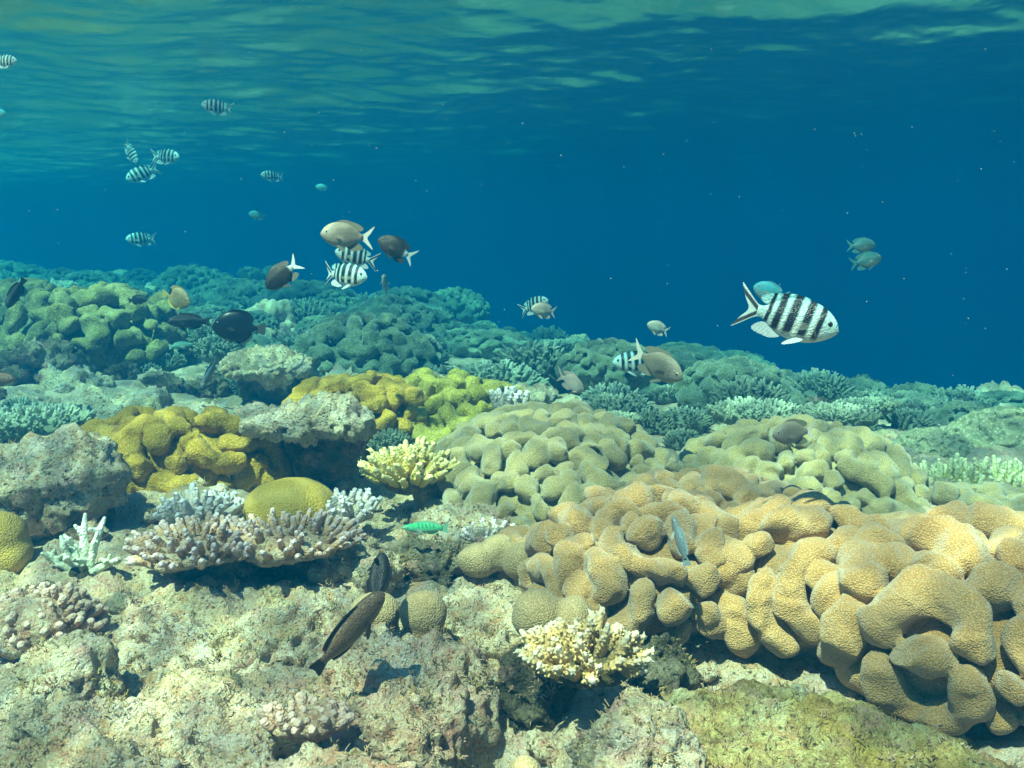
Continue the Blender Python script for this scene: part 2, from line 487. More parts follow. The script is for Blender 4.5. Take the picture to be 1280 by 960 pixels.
def leather_mesh(name, ax, r, mat, seed, h, zlow=-.15, k=.1, steps=(2, 5), fill=.8, wob=.12, lift=(-.25, .4), n_try=900, turn=(.1, .62)):
    """folded cap: short curving ridges packed over a dome"""
    rg = np.random.RandomState(seed); ax = np.array(ax, float)
    pts = np.zeros((0, 3)); lobes = []
    for t in range(n_try):
        d = rg.normal(size=3); d /= np.linalg.norm(d)
        if d[2] < zlow: continue
        p = d * ax
        if len(pts) and np.min(np.linalg.norm(pts - p, axis=1)) < 1.5 * r: continue
        tv = np.cross(rg.normal(size=3), d); tv /= np.linalg.norm(tv)
        path = [p]; cur = rg.choice([-1, 1]) * rg.uniform(*turn)
        for i in range(rg.randint(steps[0], steps[1] + 1) - 1):
            nrm = path[-1] / ax ** 2; nrm /= np.linalg.norm(nrm)
            tv = tv - nrm * (tv @ nrm); tv /= np.linalg.norm(tv)
            c_, s_ = math.cos(cur), math.sin(cur)
            if i: tv = tv * c_ + np.cross(nrm, tv) * s_
            q = path[-1] + tv * .95 * r
            dq = q / ax; dq /= np.linalg.norm(dq); q = dq * ax
            if dq[2] < zlow - .1: break
            if len(pts) and np.min(np.linalg.norm(pts - q, axis=1)) < 1.4 * r: break
            if len(path) > 2 and min(np.linalg.norm(q - x) for x in path[:-2] + [path[0]]) < 1.75 * r: break
            path.append(q)
        path = np.array(path)
        pts = np.concatenate([pts, path]); lobes.append(path)
    m = ax + 2.2 * r
    s = SDF((-m[0], -m[1], -ax[2] * .75 - 1.5 * r), (m[0], m[1], m[2]), h)
    s.ell((0, 0, 0), np.maximum(ax - fill * r, r * .5), 0)
    for path in lobes:
        e = rg.uniform(*lift) * r; rr = r * rg.uniform(.8, 1.2)
        out = []
        for p in path:
            nrm = p / ax ** 2; nrm /= np.linalg.norm(nrm)
            out.append(p + nrm * (e + rg.uniform(-.12, .12) * r))
        rad = [rr * rg.uniform(.88, 1.08) for _ in out]
        if len(out) == 1: s.cap(out[0], out[0] + 1e-4, rad[0], rad[0], k * r)
        for i in range(len(out) - 1): s.cap(out[i], out[i + 1], rad[i], rad[i + 1], k * r)
    V, F = s.mesh(); N = normals(V, F)
    q = V + seed * 1.3
    V = V + N * (wob * r * fbm(q / r * .7, 3))[:, None]
    wv_ = np.stack([gn(q / r * .42 + 31 * i) for i in range(3)], 1) * .42 * r + np.stack([gn(q / r * .95 + 57 * i) for i in range(3)], 1) * .2 * r
    V = V + wv_
    return mesh(name, V, F, mat)
def stalk_mesh(name, rx, ry, hgt, seed):
    a = np.linspace(0, 2 * np.pi, 48, endpoint=False); z = np.linspace(0, 1, 16)
    A, Z = np.meshgrid(a, z)
    fl = .62 + .5 * Z ** 2 + .12 * (1 - Z) ** 3 + .05 * np.sin(A * 5 + seed) * (1 - Z * .3) + .03 * np.sin(A * 11 + seed * 2)
    V = np.stack([rx * fl * np.cos(A), ry * fl * np.sin(A), hgt * (Z - 1)], 2).reshape(-1, 3)
    i = (np.arange(15)[:, None] * 48 + np.arange(48)).ravel(); j = (np.arange(15)[:, None] * 48 + (np.arange(48) + 1) % 48).ravel()
    return mesh(name, V, np.stack([i, j, j + 48, i + 48], 1), m_stalk)
def leather(label, c, ax, r, mat, seed, h=.006, stalk=None, group=None, rz=0., tilt=(0, 0), **k):
    t = thing('leather_coral', label, 'soft coral', c, group)
    t.rotation_euler = (tilt[0], tilt[1], rz)
    link('cap', leather_mesh('cap', ax, r, mat, seed, h, **k), t)
    if stalk:
        o = link('stalk', stalk_mesh('stalk', ax[0] * stalk[0], ax[1] * stalk[0], stalk[1], seed), t, (0, 0, -ax[2] * .2))
    return t

def finger_sdf(L, r, seed, knobs=0, h=None, bend=.15, tipr=.45):
    """one coral branch along +Z from the origin, with little cups or side knobs"""
    rg = np.random.RandomState(seed); h = h or r / 4.5
    s = SDF((-r * 2.6 - L * bend, -r * 2.6 - L * bend, -r * 1.2), (r * 2.6 + L * bend, r * 2.6 + L * bend, L + r * 1.4), h)
    a = rg.uniform(0, 6.28); P = []
    for i in range(6):
        t = i / 5; o = bend * L * t * t
        P.append((o * math.cos(a), o * math.sin(a), L * t))
    rad = [r * (1 - (1 - tipr) * (i / 5) ** 1.3) for i in range(6)]
    for i in range(5): s.cap(P[i], P[i + 1], rad[i], rad[i + 1], r * .1)
    for j in range(knobs):
        t = rg.uniform(.12, 1.0); i = min(4, int(t * 5)); f = t * 5 - i
        p = np.array(P[i]) * (1 - f) + np.array(P[i + 1]) * f; rr = rad[i] * (1 - f) + rad[i + 1] * f
        b = j * 2.4 + rg.uniform(-.4, .4); d = np.array((math.cos(b), math.sin(b), rg.uniform(.5, 1.1)))
        s.cap(p + d * rr * .5, p + d * rr * rg.uniform(1.0, 1.5), rr * .42, rr * .26, r * .12)
    return s.mesh()
def dirs(nb, rg, zmin=.12):
    """evenly spread directions over a half sphere, jittered"""
    out = []
    for i in range(nb):
        z = 1 - (1 - zmin) * (i + .5) / nb; a = i * 2.39996 + rg.uniform(-.25, .25)
        z = min(.995, max(.05, z + rg.uniform(-.05, .05))); q = math.sqrt(1 - z * z)
        out.append(Vector((q * math.cos(a), q * math.sin(a), z)))
    return out
def fingers(label, c, dims, nb, protos, mat_base, seed, scale=1., zmin=.1, name='finger_coral', cat='coral', group=None, outw=.5, foot=0., tilt=(0, 0), up=0.):
    """colony of countable fingers standing on a lumpy base"""
    rg = random.Random(seed); t = thing(name, label, cat, c, group)
    t.rotation_euler = (tilt[0], tilt[1], 0)
    W, Dp, H = dims
    bm_ = rock_mesh('base', (W * .95, Dp * .95, max(.02, H * .95)), mat_base, seed, h=max(.004, W / 28), low=.006, mid=.004, pit=.004, blobs=4, k=.02)
    link('base', bm_, t)
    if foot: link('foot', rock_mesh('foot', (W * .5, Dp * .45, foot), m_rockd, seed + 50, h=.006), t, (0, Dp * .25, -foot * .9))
    for d in dirs(nb, rg, zmin):
        p = Vector((d.x * W * .9, d.y * Dp * .9, d.z * H * .75))
        o = link('branch', rg.choice(protos), t, p)
        dd = Vector((d.x * outw, d.y * outw, d.z * .7 + .35 + up)).normalized()
        o.rotation_mode = 'QUATERNION'
        o.rotation_quaternion = dd.to_track_quat('Z', 'Y') @ Matrix.Rotation(rg.uniform(0, 6.28), 3, 'Z').to_quaternion()
        k = scale * rg.uniform(.8, 1.15); o.scale = (k, k, k * rg.uniform(.85, 1.2))
    return t

# ------------------------------------------------------------------ foreground rocks
rock('rough pinkish grey reef rock with spiky pitted top under the brown fish', (-.155, 1.34, -.70), (.145, .19, .10), m_rockp, 3, h=.006, spiky=.018, mid=.012, pit=.016)
rock('large pale boulder with smooth worn hollows at the lower corner beside the knobby pink coral', (-.56, 1.25, -.72), (.19, .24, .10), m_rock, 5, h=.0065, low=.03)
rock('sunlit pinkish boulder touching the dark crevice below the spiky rock', (-.20, 1.05, -.68), (.14, .11, .095), m_rockp, 8, h=.006, low=.03)
rock('pitted tan slab between the pale boulder and the spiky rock', (-.36, 1.30, -.71), (.15, .18, .085), m_rock, 11, h=.0065, low=.025)
rock('grey pitted rock carrying the white tipped branching coral', (.165, 1.12, -.70), (.105, .13, .12), m_rockg, 14, h=.006, low=.025)
rock('broad yellow algae covered slab sloping down below the tan leather corals', (.40, 1.20, -.745), (.33, .27, .125), m_rocky, 17, h=.0075, tilt=(0, R(6)), rz=R(-8))
rock('flat cream coloured rock behind the spiky rock beside the cleft dome coral', (-.05, 1.63, -.695), (.17, .17, .075), m_rock, 20, h=.0065)
rock('crusted ledge rock in shade under the lilac table corals', (-.47, 1.66, -.715), (.30, .17, .10), m_rock, 23, h=.007, low=.03)
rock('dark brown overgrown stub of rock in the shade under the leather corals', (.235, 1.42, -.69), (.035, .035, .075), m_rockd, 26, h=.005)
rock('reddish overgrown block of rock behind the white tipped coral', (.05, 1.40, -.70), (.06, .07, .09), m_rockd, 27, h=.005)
rock('thick porous ledge rock with dark hollow underside beside the yellow leather coral', (-1.02, 2.06, -.52), (.19, .2, .105), m_rockg, 29, h=.008, low=.04, mid=.014, pit=.02)
rock('low rounded rock in the corner with grey turf', (-.66, 1.30, -.68), (.11, .12, .10), m_rockg, 31, h=.0065)
rock('blue grey knobbly rock behind the green striped fish', (-.10, 1.98, -.62), (.14, .1, .06), m_rockg, 33, h=.007, mid=.014)
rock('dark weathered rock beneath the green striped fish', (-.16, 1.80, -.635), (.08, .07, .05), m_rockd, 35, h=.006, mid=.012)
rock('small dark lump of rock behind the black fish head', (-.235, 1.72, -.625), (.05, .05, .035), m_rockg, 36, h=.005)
rock('bright white and orange crusted stone beside the lilac table coral', (-.33, 1.78, -.61), (.035, .03, .02), m_rockg, 37, h=.004)

def plate(label, c, half, hgt, mat, seed, **k):
    t = thing('plate_rock', label, 'rock', c)
    link('top_plate', rock_mesh('top_plate', half, mat, seed, h=.007, pit=.02, mid=.02, low=.035, crust=.012, **k), t)
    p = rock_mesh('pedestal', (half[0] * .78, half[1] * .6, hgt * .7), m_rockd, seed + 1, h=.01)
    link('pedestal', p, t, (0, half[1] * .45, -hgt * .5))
    return t
plate('pale grey plate of dead coral overhanging a dark hollow below the olive yellow coral', (-.51, 2.42, -.455), (.175, .17, .042), .18, m_rockg, 41)
plate('rugged pale overhanging plate behind the yellow leather coral under the black surgeonfish', (-.93, 3.6, -.47), (.19, .2, .06), .2, m_rockg, 43)

# ------------------------------------------------------------------ leather corals
leather('tan leather coral with deep folds overhanging the reddish rock', (.245, 1.66, -.585), (.20, .20, .12), .026, m_leath, 101, .0036, stalk=(.75, .14), zlow=-.35, steps=(3, 8), n_try=2600)
leather('tan leather coral with long upright folds and a pale exposed stalk over the dark hollow', (.50, 1.58, -.585), (.17, .17, .125), .028, m_leath, 104, .0038, stalk=(.7, .14), zlow=-.35, steps=(3, 8), n_try=2600)
leather('big tan leather coral with thick looping folds draped down onto the yellow slab', (.73, 1.41, -.59), (.24, .22, .14), .030, m_leath, 107, .0042, zlow=-.4, steps=(4, 9), n_try=2600)
leather('wide tan leather coral with long low folds behind the looping one', (.88, 1.75, -.675), (.36, .24, .12), .029, m_leath, 109, .0046, zlow=-.3, steps=(3, 8), n_try=2600)
leather('broad olive tan mound of leather coral with many small rounded folds', (.10, 2.38, -.635), (.32, .42, .19), .025, m_leath2, 112, .0046, zlow=-.1, steps=(2, 6), n_try=3600)
leather('smooth olive mound of leather coral behind the tan folds under the grey damselfish', (.72, 2.36, -.64), (.30, .30, .165), .026, m_leath2, 115, .0046, zlow=-.1, steps=(2, 6), n_try=3000)
leather('low tan leather coral filling the gap between the olive mounds and front folds', (.42, 1.98, -.625), (.24, .2, .115), .026, m_leath, 118, .0045, zlow=-.1, steps=(2, 6), n_try=2600)
leather('low greenish leather coral with small flat lobes below the yellow green finger coral', (1.08, 2.12, -.69), (.30, .24, .1), .027, m_leath2, 121, .005, zlow=-.1, steps=(1, 4))
leather('small leather coral of rounded knobs at the foot of the olive mound', (.10, 1.83, -.645), (.12, .11, .07), .026, m_leath, 124, .004, zlow=-.1, steps=(1, 4))
leather('ruffled bright yellow leather coral beside the thick porous ledge', (-.90, 2.46, -.585), (.27, .17, .125), .030, m_leathy, 127, .006, zlow=-.25, steps=(2, 6), wob=.2)
leather('wavy golden edged leather coral behind the pale grey plate', (-.46, 2.86, -.52), (.2, .15, .1), .026, m_leathy, 130, .006, zlow=-.2, steps=(3, 7), wob=.2)
leather('olive yellow leather coral with dark gaps next to the tan mound', (-.24, 3.0, -.58), (.32, .26, .13), .028, m_leathyo, 133, .0065, zlow=-.2, steps=(1, 5), wob=.25)

def dome(label, c, parts, mat, seed, h=.005, name='dome_coral'):
    lo = np.min([np.array(p) - max(q) for p, q in parts], 0) - .02; hi = np.max([np.array(p) + max(q) for p, q in parts], 0) + .02
    s = SDF(lo, hi, h)
    for p, q in parts: s.ell(p, q, .006)
    V, F = s.mesh(); N = normals(V, F)
    V = V + N * (.004 * fbm(V * 14 + seed, 3))[:, None]
    return link(name, mesh(name, V, F, mat), None, c, None, label, 'coral')
dome('smooth cleft dome coral split by a groove beside the tan leather coral', (.066, 1.46, -.592), [((-.022, 0, 0), (.044, .042, .045)), ((.03, -.005, -.008), (.036, .037, .042)), ((0, .01, -.04), (.04, .04, .05))], m_dome, 1, .004)
dome('rounded buff dome coral between the spiky rock and flat cream rock', (-.145, 1.48, -.598), [((0, 0, 0), (.038, .036, .036)), ((0, 0, -.03), (.032, .03, .04))], m_dome, 2, .004)
dome('buff dome coral half hidden behind the brown fish', (-.225, 1.51, -.608), [((0, 0, 0), (.042, .04, .032)), ((0, 0, -.03), (.038, .036, .04))], m_dome, 3, .004)
dome('row of smooth brown lobes lying on the flat cream rock', (-.01, 1.75, -.588), [((-.055, .0, -.012), (.04, .035, .032)), ((-.015, .01, .0), (.034, .034, .035)), ((.03, -.015, -.008), (.04, .04, .036))], m_dome, 4, .004)
dome('small tan lobe standing in the dark crevice', (.015, 1.10, -.665), [((0, 0, 0), (.026, .026, .036)), ((0, 0, -.04), (.024, .024, .05))], m_dome, 5, .004)
dome('olive yellow smooth dome coral behind the lilac table corals', (-.49, 2.06, -.585), [((0, 0, 0), (.105, .09, .065))], m_domey, 6, .006)
dome('yellow lobe of coral above the knobby pink coral at the reef corner', (-.985, 1.78, -.56), [((0, 0, 0), (.05, .05, .045)), ((.015, 0, -.04), (.045, .045, .05))], m_domey, 7, .005)
dome('pale buff smooth lobes under the yellow leather coral', (-.74, 2.16, -.60), [((0, 0, 0), (.07, .05, .04)), ((.07, -.02, -.015), (.05, .045, .035))], m_dome, 8, .006)

# ------------------------------------------------------------------ branching corals
m_cream = mat_tip('cream_branch', (.38, .26, .10), (.66, .45, .19), (.78, .68, .56), .0, .05)
m_lilac = mat_tip('lilac_branch', (.36, .20, .10), (.58, .36, .21), (.63, .48, .48), .0, .034)
m_yell = mat_tip('yellow_branch', (.42, .32, .07), (.70, .51, .14), (.82, .68, .32), .0, .045)
m_white = mat_tip('white_branch', (.40, .36, .34), (.58, .49, .43), (.68, .62, .64), .0, .036)
m_ygreen = mat_tip('yellow_green_branch', (.30, .30, .08), (.55, .52, .18), (.78, .76, .45), .0, .05)
m_pale = mat_tip('pale_green_branch', (.45, .46, .32), (.68, .70, .52), (.82, .84, .72), .0, .08)
m_pinkk = mat_tip('pink_knob', (.34, .20, .13), (.48, .31, .22), (.56, .42, .36), .0, .026)

pr_cream = [mesh('branch', *finger_sdf(.040, .0085, 200 + i, 16, .0013, .12), m_cream) for i in range(5)]
pr_lilac = [mesh('branch', *finger_sdf(.030, .0085, 210 + i, 2, .0016, .18, .68), m_lilac) for i in range(5)]
pr_yell = [mesh('branch', *finger_sdf(.046, .0105, 220 + i, 6, .0019, .12, .5), m_yell) for i in range(5)]
pr_white = [mesh('branch', *finger_sdf(.032, .0095, 230 + i, 2, .0018, .12, .6), m_white) for i in range(4)]
pr_yg = [mesh('branch', *finger_sdf(.055, .0085, 240 + i, 8, .0019, .15, .5), m_ygreen) for i in range(4)]
pr_pink = [mesh('branch', *finger_sdf(.018, .0085, 250 + i, 1, .0018, .1, .85), m_pinkk) for i in range(4)]

fingers('cream branching coral with white knobbed tips above the dark crevice', (.105, 1.31, -.605), (.072, .055, .03), 62, pr_cream, m_rockd, 301, 1.0, .02, outw=.85)
fingers('lilac tipped table coral with outward fingers beside the white antler coral', (-.585, 1.73, -.572), (.12, .11, .026), 100, pr_lilac, m_rockp, 302, .88, .02, foot=.06, name='table_coral', outw=.9)
fingers('second lilac table coral of stubby crowded fingers below the olive yellow dome', (-.425, 1.76, -.568), (.135, .11, .028), 100, pr_lilac, m_rockp, 303, .82, .02, foot=.06, name='table_coral', outw=.75)
fingers('pale yellow finger coral on a dark foot below the olive yellow leather coral', (-.24, 2.20, -.555), (.085, .07, .045), 72, pr_yell, m_rockd, 304, 1.05, .03, outw=.75)
fingers('small white finger coral next to the olive yellow dome and yellow finger coral', (-.36, 2.05, -.60), (.06, .05, .025), 34, pr_white, m_rockg, 305, .95, .05)
fingers('white lilac finger coral clump between the yellow leather coral and the table coral', (-.68, 2.02, -.60), (.07, .05, .03), 34, pr_white, m_rockg, 306, 1.15, .05)
fingers('blue grey knobbly coral clump beside the brown smooth lobes', (-.05, 1.90, -.605), (.045, .04, .02), 26, pr_white, m_rockd, 307, .6, .1)
fingers('yellow green upright finger coral above the low greenish leather coral', (1.24, 2.50, -.675), (.17, .10, .03), 84, pr_yg, m_rockd, 308, 1.1, .15, outw=.3, up=.6)
fingers('low patch of pink knobs with pale tips on the tan slab', (-.27, 1.175, -.625), (.055, .035, .012), 40, pr_pink, m_rockp, 309, .8, .15, name='knob_coral')
fingers('brownish pink knobby coral at the edge beside the white antler coral', (-.80, 1.55, -.655), (.10, .09, .075), 100, pr_pink, m_rockp, 310, .85, .0, name='knob_coral', outw=1.)
fingers('tiny cluster of white knobs at the lip of the dark crevice', (-.045, 1.045, -.655), (.035, .03, .015), 22, pr_white, m_rockd, 311, .5, .15, name='knob_coral')
fingers('little pale coral with upright white tips at the rear of the tan mound', (-.005, 2.84, -.50), (.05, .04, .02), 16, pr_white, m_rockd, 312, 1.3, .3, up=.5)

def antler(label, c, seed):
    rg = random.Random(seed); t = thing('antler_coral', label, 'coral', c)
    link('base', rock_mesh('base', (.05, .04, .02), m_rockd, seed, h=.005, blobs=3, low=.006, k=.015), t)
    for (a, el, L) in ((100, 78, .085), (62, 62, .085), (175, 25, .085), (200, 50, .06), (350, 22, .065), (250, 40, .05), (140, 50, .07)):
        d = Vector((math.cos(R(a)) * math.cos(R(el)), math.sin(R(a)) * math.cos(R(el)) * .6, math.sin(R(el))))
        s = SDF((-.12, -.12, -.02), (.12, .12, .13), .0022)
        p = np.zeros(3); dv = np.array(d); P = [p]
        for i in range(4):
            p = p + dv * L / 4 + np.array([rg.uniform(-1, 1), rg.uniform(-1, 1), rg.uniform(-.3, 1)]) * .004; P.append(p)
        for i in range(4): s.cap(P[i], P[i + 1], .0095 - .001 * i, .0085 - .001 * i, .003)
        for j in range(7):
            i = rg.randint(1, 4); q = P[i] + rg.uniform(-.3, .3) * L / 4 * dv
            e = np.array([rg.uniform(-1, 1), rg.uniform(-1, 1), rg.uniform(-.2, .9)]) + dv * .7; e /= np.linalg.norm(e)
            s.cap(q, q + e * rg.uniform(.014, .028), .006, .0035, .003)
        V, F = s.mesh()
        link('branch', mesh('branch', V, F, m_pale), t)
antler('pale green white antler coral with spread forked branches beside the lilac table coral', (-.80, 1.73, -.625), 320)

# ------------------------------------------------------------------ middle and far reef: one prototype of each kind, then copies
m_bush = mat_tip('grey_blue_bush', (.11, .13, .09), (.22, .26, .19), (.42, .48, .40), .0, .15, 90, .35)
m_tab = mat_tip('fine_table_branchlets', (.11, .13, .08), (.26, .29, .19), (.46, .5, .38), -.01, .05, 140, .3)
def bush_mesh(name, Rr, H, nb, r, L, mat, seed, flat=False):
    rg = random.Random(seed); parts = []
    for d in dirs(nb, rg, .05):
        p = np.array((d.x * Rr * .7, d.y * Rr * .7, d.z * H * (.2 if flat else .6)))
        dd = np.array((d.x * .8, d.y * .8, d.z + (.5 if flat else .25))); dd /= np.linalg.norm(dd)
        l = L * rg.uniform(.7, 1.25)
        j = np.array([rg.uniform(-.2, .2) for _ in range(3)]) * l
        path = [p - dd * r, p + dd * l * .5 + j * .4, p + dd * l]
        parts.append(tube(path, [r, r * .85, r * .55], 7))
        for q in range(2):
            e = dd + np.array([rg.uniform(-.8, .8) for _ in range(3)]); e /= np.linalg.norm(e)
            b = p + dd * l * rg.uniform(.35, .7)
            parts.append(tube([b, b + e * l * .25, b + e * l * .42], [r * .7, r * .6, r * .4], 6))
    s = SDF((-Rr, -Rr, -H), (Rr, Rr, H), Rr / 14)
    s.ell((0, 0, 0), (Rr * .78, Rr * .78, H * (.35 if flat else .66)))
    if flat: s.ell((0, 0, -H * .5), (Rr * .35, Rr * .35, H * .6), .02)
    parts.append(s.mesh())
    return mesh(name, *join(parts), mat)
def lettuce_mesh(name, Rr, H, seed, mat):
    rg = np.random.RandomState(seed); s = SDF((-Rr * 1.2, -Rr * 1.2, -.04), (Rr * 1.2, Rr * 1.2, H * 1.3), .0058)
    s.ell((0, 0, 0), (Rr * .85, Rr * .85, H * .75))
    for i in range(95):
        d = rg.normal(size=3); d[2] = abs(d[2]) + .2; d /= np.linalg.norm(d); c = d * (Rr * .85, Rr * .85, H * .8)
        rr = rg.uniform(.018, .034); u = np.cross(d, (0, .3, 1)); u /= np.linalg.norm(u); w = np.cross(d, u)
        a0 = rg.uniform(0, 6.28); pr = None
        for k in range(9):
            a = a0 + k * rg.uniform(.5, .6); q = c + (u * math.cos(a) + w * math.sin(a)) * rr + d * .008 * math.sin(k * 2 + i)
            if pr is not None: s.cap(pr, q, .0075, .0075, .004)
            pr = q
        s.cap(c - d * .04, c, rr * .5, rr * .95, .01)
        s.ell(c + d * .02, (rr * .75,) * 3, .006, sub=True)
    return mesh(name, *s.mesh(), mat)

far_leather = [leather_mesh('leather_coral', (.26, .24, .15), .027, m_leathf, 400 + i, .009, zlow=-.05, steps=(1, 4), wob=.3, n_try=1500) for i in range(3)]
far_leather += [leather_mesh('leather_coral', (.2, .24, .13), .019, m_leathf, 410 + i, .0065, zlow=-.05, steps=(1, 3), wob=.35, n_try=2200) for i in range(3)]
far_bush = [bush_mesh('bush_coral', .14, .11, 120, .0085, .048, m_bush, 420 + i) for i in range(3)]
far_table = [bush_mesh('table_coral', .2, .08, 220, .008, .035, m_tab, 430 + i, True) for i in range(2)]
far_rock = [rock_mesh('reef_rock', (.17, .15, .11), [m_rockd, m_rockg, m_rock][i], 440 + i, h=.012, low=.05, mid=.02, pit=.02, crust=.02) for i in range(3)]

# hand placed middle-ground colonies
def place(name, me, label, cat, px, py, Y, sc=1., rz=0., dz=0., sz=None):
    p = at(px, py, Y); z = gz(p.x, Y) + dz
    o = link(name, me, None, (p.x, Y, z), None, label, cat)
    o.scale = (sc, sc, sz or sc); o.rotation_euler.z = rz
    return o
occ = []
def hp(*a, rad=.2, **k):
    o = place(*a, **k); occ.append((o.location.x, o.location.y, rad)); return o
m_leathg = mat_leather('yellow_green_leather_coral', (.27, .23, .08), (.40, .34, .13), (.5, .44, .22), sheen=.2, sc=120)
lm_y = leather_mesh('leather_coral', (.36, .3, .22), .036, m_leathg, 450, .0105, zlow=-.1, steps=(1, 4), wob=.35, lift=(-.6, 1.1), n_try=1500)
m_lett = mat_leather('grey_green_ruffle', (.30, .28, .16), (.42, .40, .24), (.52, .5, .36), sc=90, sheen=.2)
lett = lettuce_mesh('ruffled_coral', .3, .22, 455, m_lett)
hp('leather_coral', lm_y, 'tall yellowish green leather coral mound rising behind the table coral', 'soft coral', 118, 420, 4.6, rad=.4, sc=1.15, dz=.05)
hp('leather_coral', lm_y, 'lower yellowish green leather coral beyond the dark rounded boulder', 'soft coral', 30, 400, 5.2, rad=.4, sc=.9, rz=2, dz=.08)
hp('reef_rock', far_rock[0], 'dark rounded boulder with a leafy rim beneath the yellowish green mounds', 'rock', 40, 430, 4.0, rad=.3, sc=1.3, dz=.06)
hp('table_coral', far_table[0], 'dark green table coral of fine branchlets behind the thick porous ledge', 'coral', 45, 520, 2.95, rad=.3, sc=1.05, dz=.07)
hp('table_coral', far_table[1], 'low dusky table coral spreading under the dark green one', 'coral', 80, 545, 2.75, rad=.2, sc=.9, rz=1, dz=.01)
hp('reef_rock', far_rock[1], 'pale bluish heap of coral rock between the table coral and the rugged plate', 'rock', 150, 470, 3.5, rad=.3, sc=1.35, dz=-.02)
hp('reef_rock', far_rock[1], 'pale knobbly coral rock in front of the yellowish green mound', 'rock', 85, 450, 3.9, rad=.25, sc=1.1, rz=2, dz=-.02)
hp('reef_rock', far_rock[2], 'low pale coral rock before the rugged plate and its dark hollow', 'rock', 265, 490, 3.2, rad=.25, sc=1.0, rz=1, dz=-.03)
hp('bush_coral', far_bush[0], 'white branching coral just behind the black surgeonfish', 'coral', 272, 405, 4.5, rad=.2, sc=1.0, dz=.12)
hp('bush_coral', far_bush[1], 'yellowish bushy coral below the black surgeonfish snout', 'coral', 270, 425, 4.2, rad=.2, sc=.7, dz=.1)
hp('leather_coral', far_leather[0], 'grey green leather coral mound with fanned folds in the middle of the reef', 'soft coral', 455, 455, 4.4, rad=.35, sc=1.25, dz=.04)
hp('bush_coral', far_bush[2], 'pale blue green bushy coral behind the pink damselfish', 'coral', 665, 465, 4.3, rad=.25, sc=1.5, dz=.05)
hp('plate_coral', rock_mesh('plate_coral', (.26, .14, .03), m_rockg, 460, h=.01, low=.02), 'pale bluish flat plate behind the tan leather mound', 'coral', 622, 500, 3.45, rad=.25, dz=.1)
hp('table_coral', far_table[0], 'pale table coral edge behind the smooth olive mound', 'coral', 945, 545, 2.95, rad=.25, sc=.9, rz=2, dz=.1)
hp('table_coral', far_table[1], 'whitish fine branched table coral beside the grey damselfish tail', 'coral', 1045, 556, 2.85, rad=.2, sc=.75, rz=.5, dz=.1)
hp('ruffled_coral', lett, 'large ruffled grey green coral above the yellow green finger coral', 'coral', 1265, 575, 3.0, rad=.35, sc=.85, dz=-.07)
hp('ruffled_coral', lett, 'smaller ruffled coral beside the large one', 'coral', 1165, 575, 2.9, rad=.25, sc=.5, rz=2, dz=-.03)
hp('bush_coral', far_bush[0], 'olive knobbed bush coral with white dots under the dark striped fish', 'coral', 765, 495, 3.6, rad=.25, sc=1.1, rz=1)
hp('leather_coral', far_leather[1], 'tall olive leather coral stub behind the dark striped fish', 'soft coral', 762, 480, 4.1, rad=.3, sc=.8, dz=.12)
for (px, py, Y) in ((1280, 640, 2.1), (30, 530, 3)): pass
for (x, y, rd) in ((.12, 2.38, .48), (.72, 2.36, .4), (1.08, 2.15, .35), (-.83, 2.48, .3), (-.42, 2.92, .25), (-.26, 3.05, .33), (-.51, 2.42, .25), (-.93, 3.6, .28), (1.22, 2.4, .25), (-1., 2.06, .3), (-.24, 2.2, .15), (-.5, 2.06, .2)):
    occ.append((x, y, rd))

rg = random.Random(12)
n_far = 0
LAB = {
    'leather_coral': ('grey green lobed leather coral crowding the dim reef flat near the drop off', 'soft coral', 'leather corals covering the far reef flat'),
    'bush_coral': ('pale bushy coral among the lobed leather corals of the far reef', 'coral', 'bushy corals on the far reef'),
    'table_coral': ('fine branched table coral among the lobed corals of the far reef', 'coral', 'table corals on the far reef'),
    'reef_rock': ('rugged crusted rock among the corals of the middle reef', 'rock', 'rocks among the reef corals'),
}
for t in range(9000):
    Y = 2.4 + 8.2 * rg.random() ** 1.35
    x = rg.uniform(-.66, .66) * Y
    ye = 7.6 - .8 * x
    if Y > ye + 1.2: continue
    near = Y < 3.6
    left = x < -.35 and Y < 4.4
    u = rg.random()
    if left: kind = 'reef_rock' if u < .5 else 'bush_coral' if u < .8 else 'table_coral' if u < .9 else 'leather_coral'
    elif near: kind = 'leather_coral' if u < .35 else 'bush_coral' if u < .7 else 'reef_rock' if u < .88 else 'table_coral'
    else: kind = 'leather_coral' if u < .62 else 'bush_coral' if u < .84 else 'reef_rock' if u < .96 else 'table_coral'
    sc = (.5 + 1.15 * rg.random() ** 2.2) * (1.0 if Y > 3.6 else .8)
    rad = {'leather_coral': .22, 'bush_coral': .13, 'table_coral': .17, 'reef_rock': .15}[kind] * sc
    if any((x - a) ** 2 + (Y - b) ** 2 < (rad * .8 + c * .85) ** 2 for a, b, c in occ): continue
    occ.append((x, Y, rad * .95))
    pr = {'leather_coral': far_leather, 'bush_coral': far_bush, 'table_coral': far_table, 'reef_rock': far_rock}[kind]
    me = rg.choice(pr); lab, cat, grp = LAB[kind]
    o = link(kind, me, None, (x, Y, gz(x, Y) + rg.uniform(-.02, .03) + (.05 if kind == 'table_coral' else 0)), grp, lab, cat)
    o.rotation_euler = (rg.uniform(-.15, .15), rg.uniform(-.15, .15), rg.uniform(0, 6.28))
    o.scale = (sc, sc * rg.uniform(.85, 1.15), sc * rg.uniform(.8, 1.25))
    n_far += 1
    if n_far > 420: break
print('far corals', n_far)

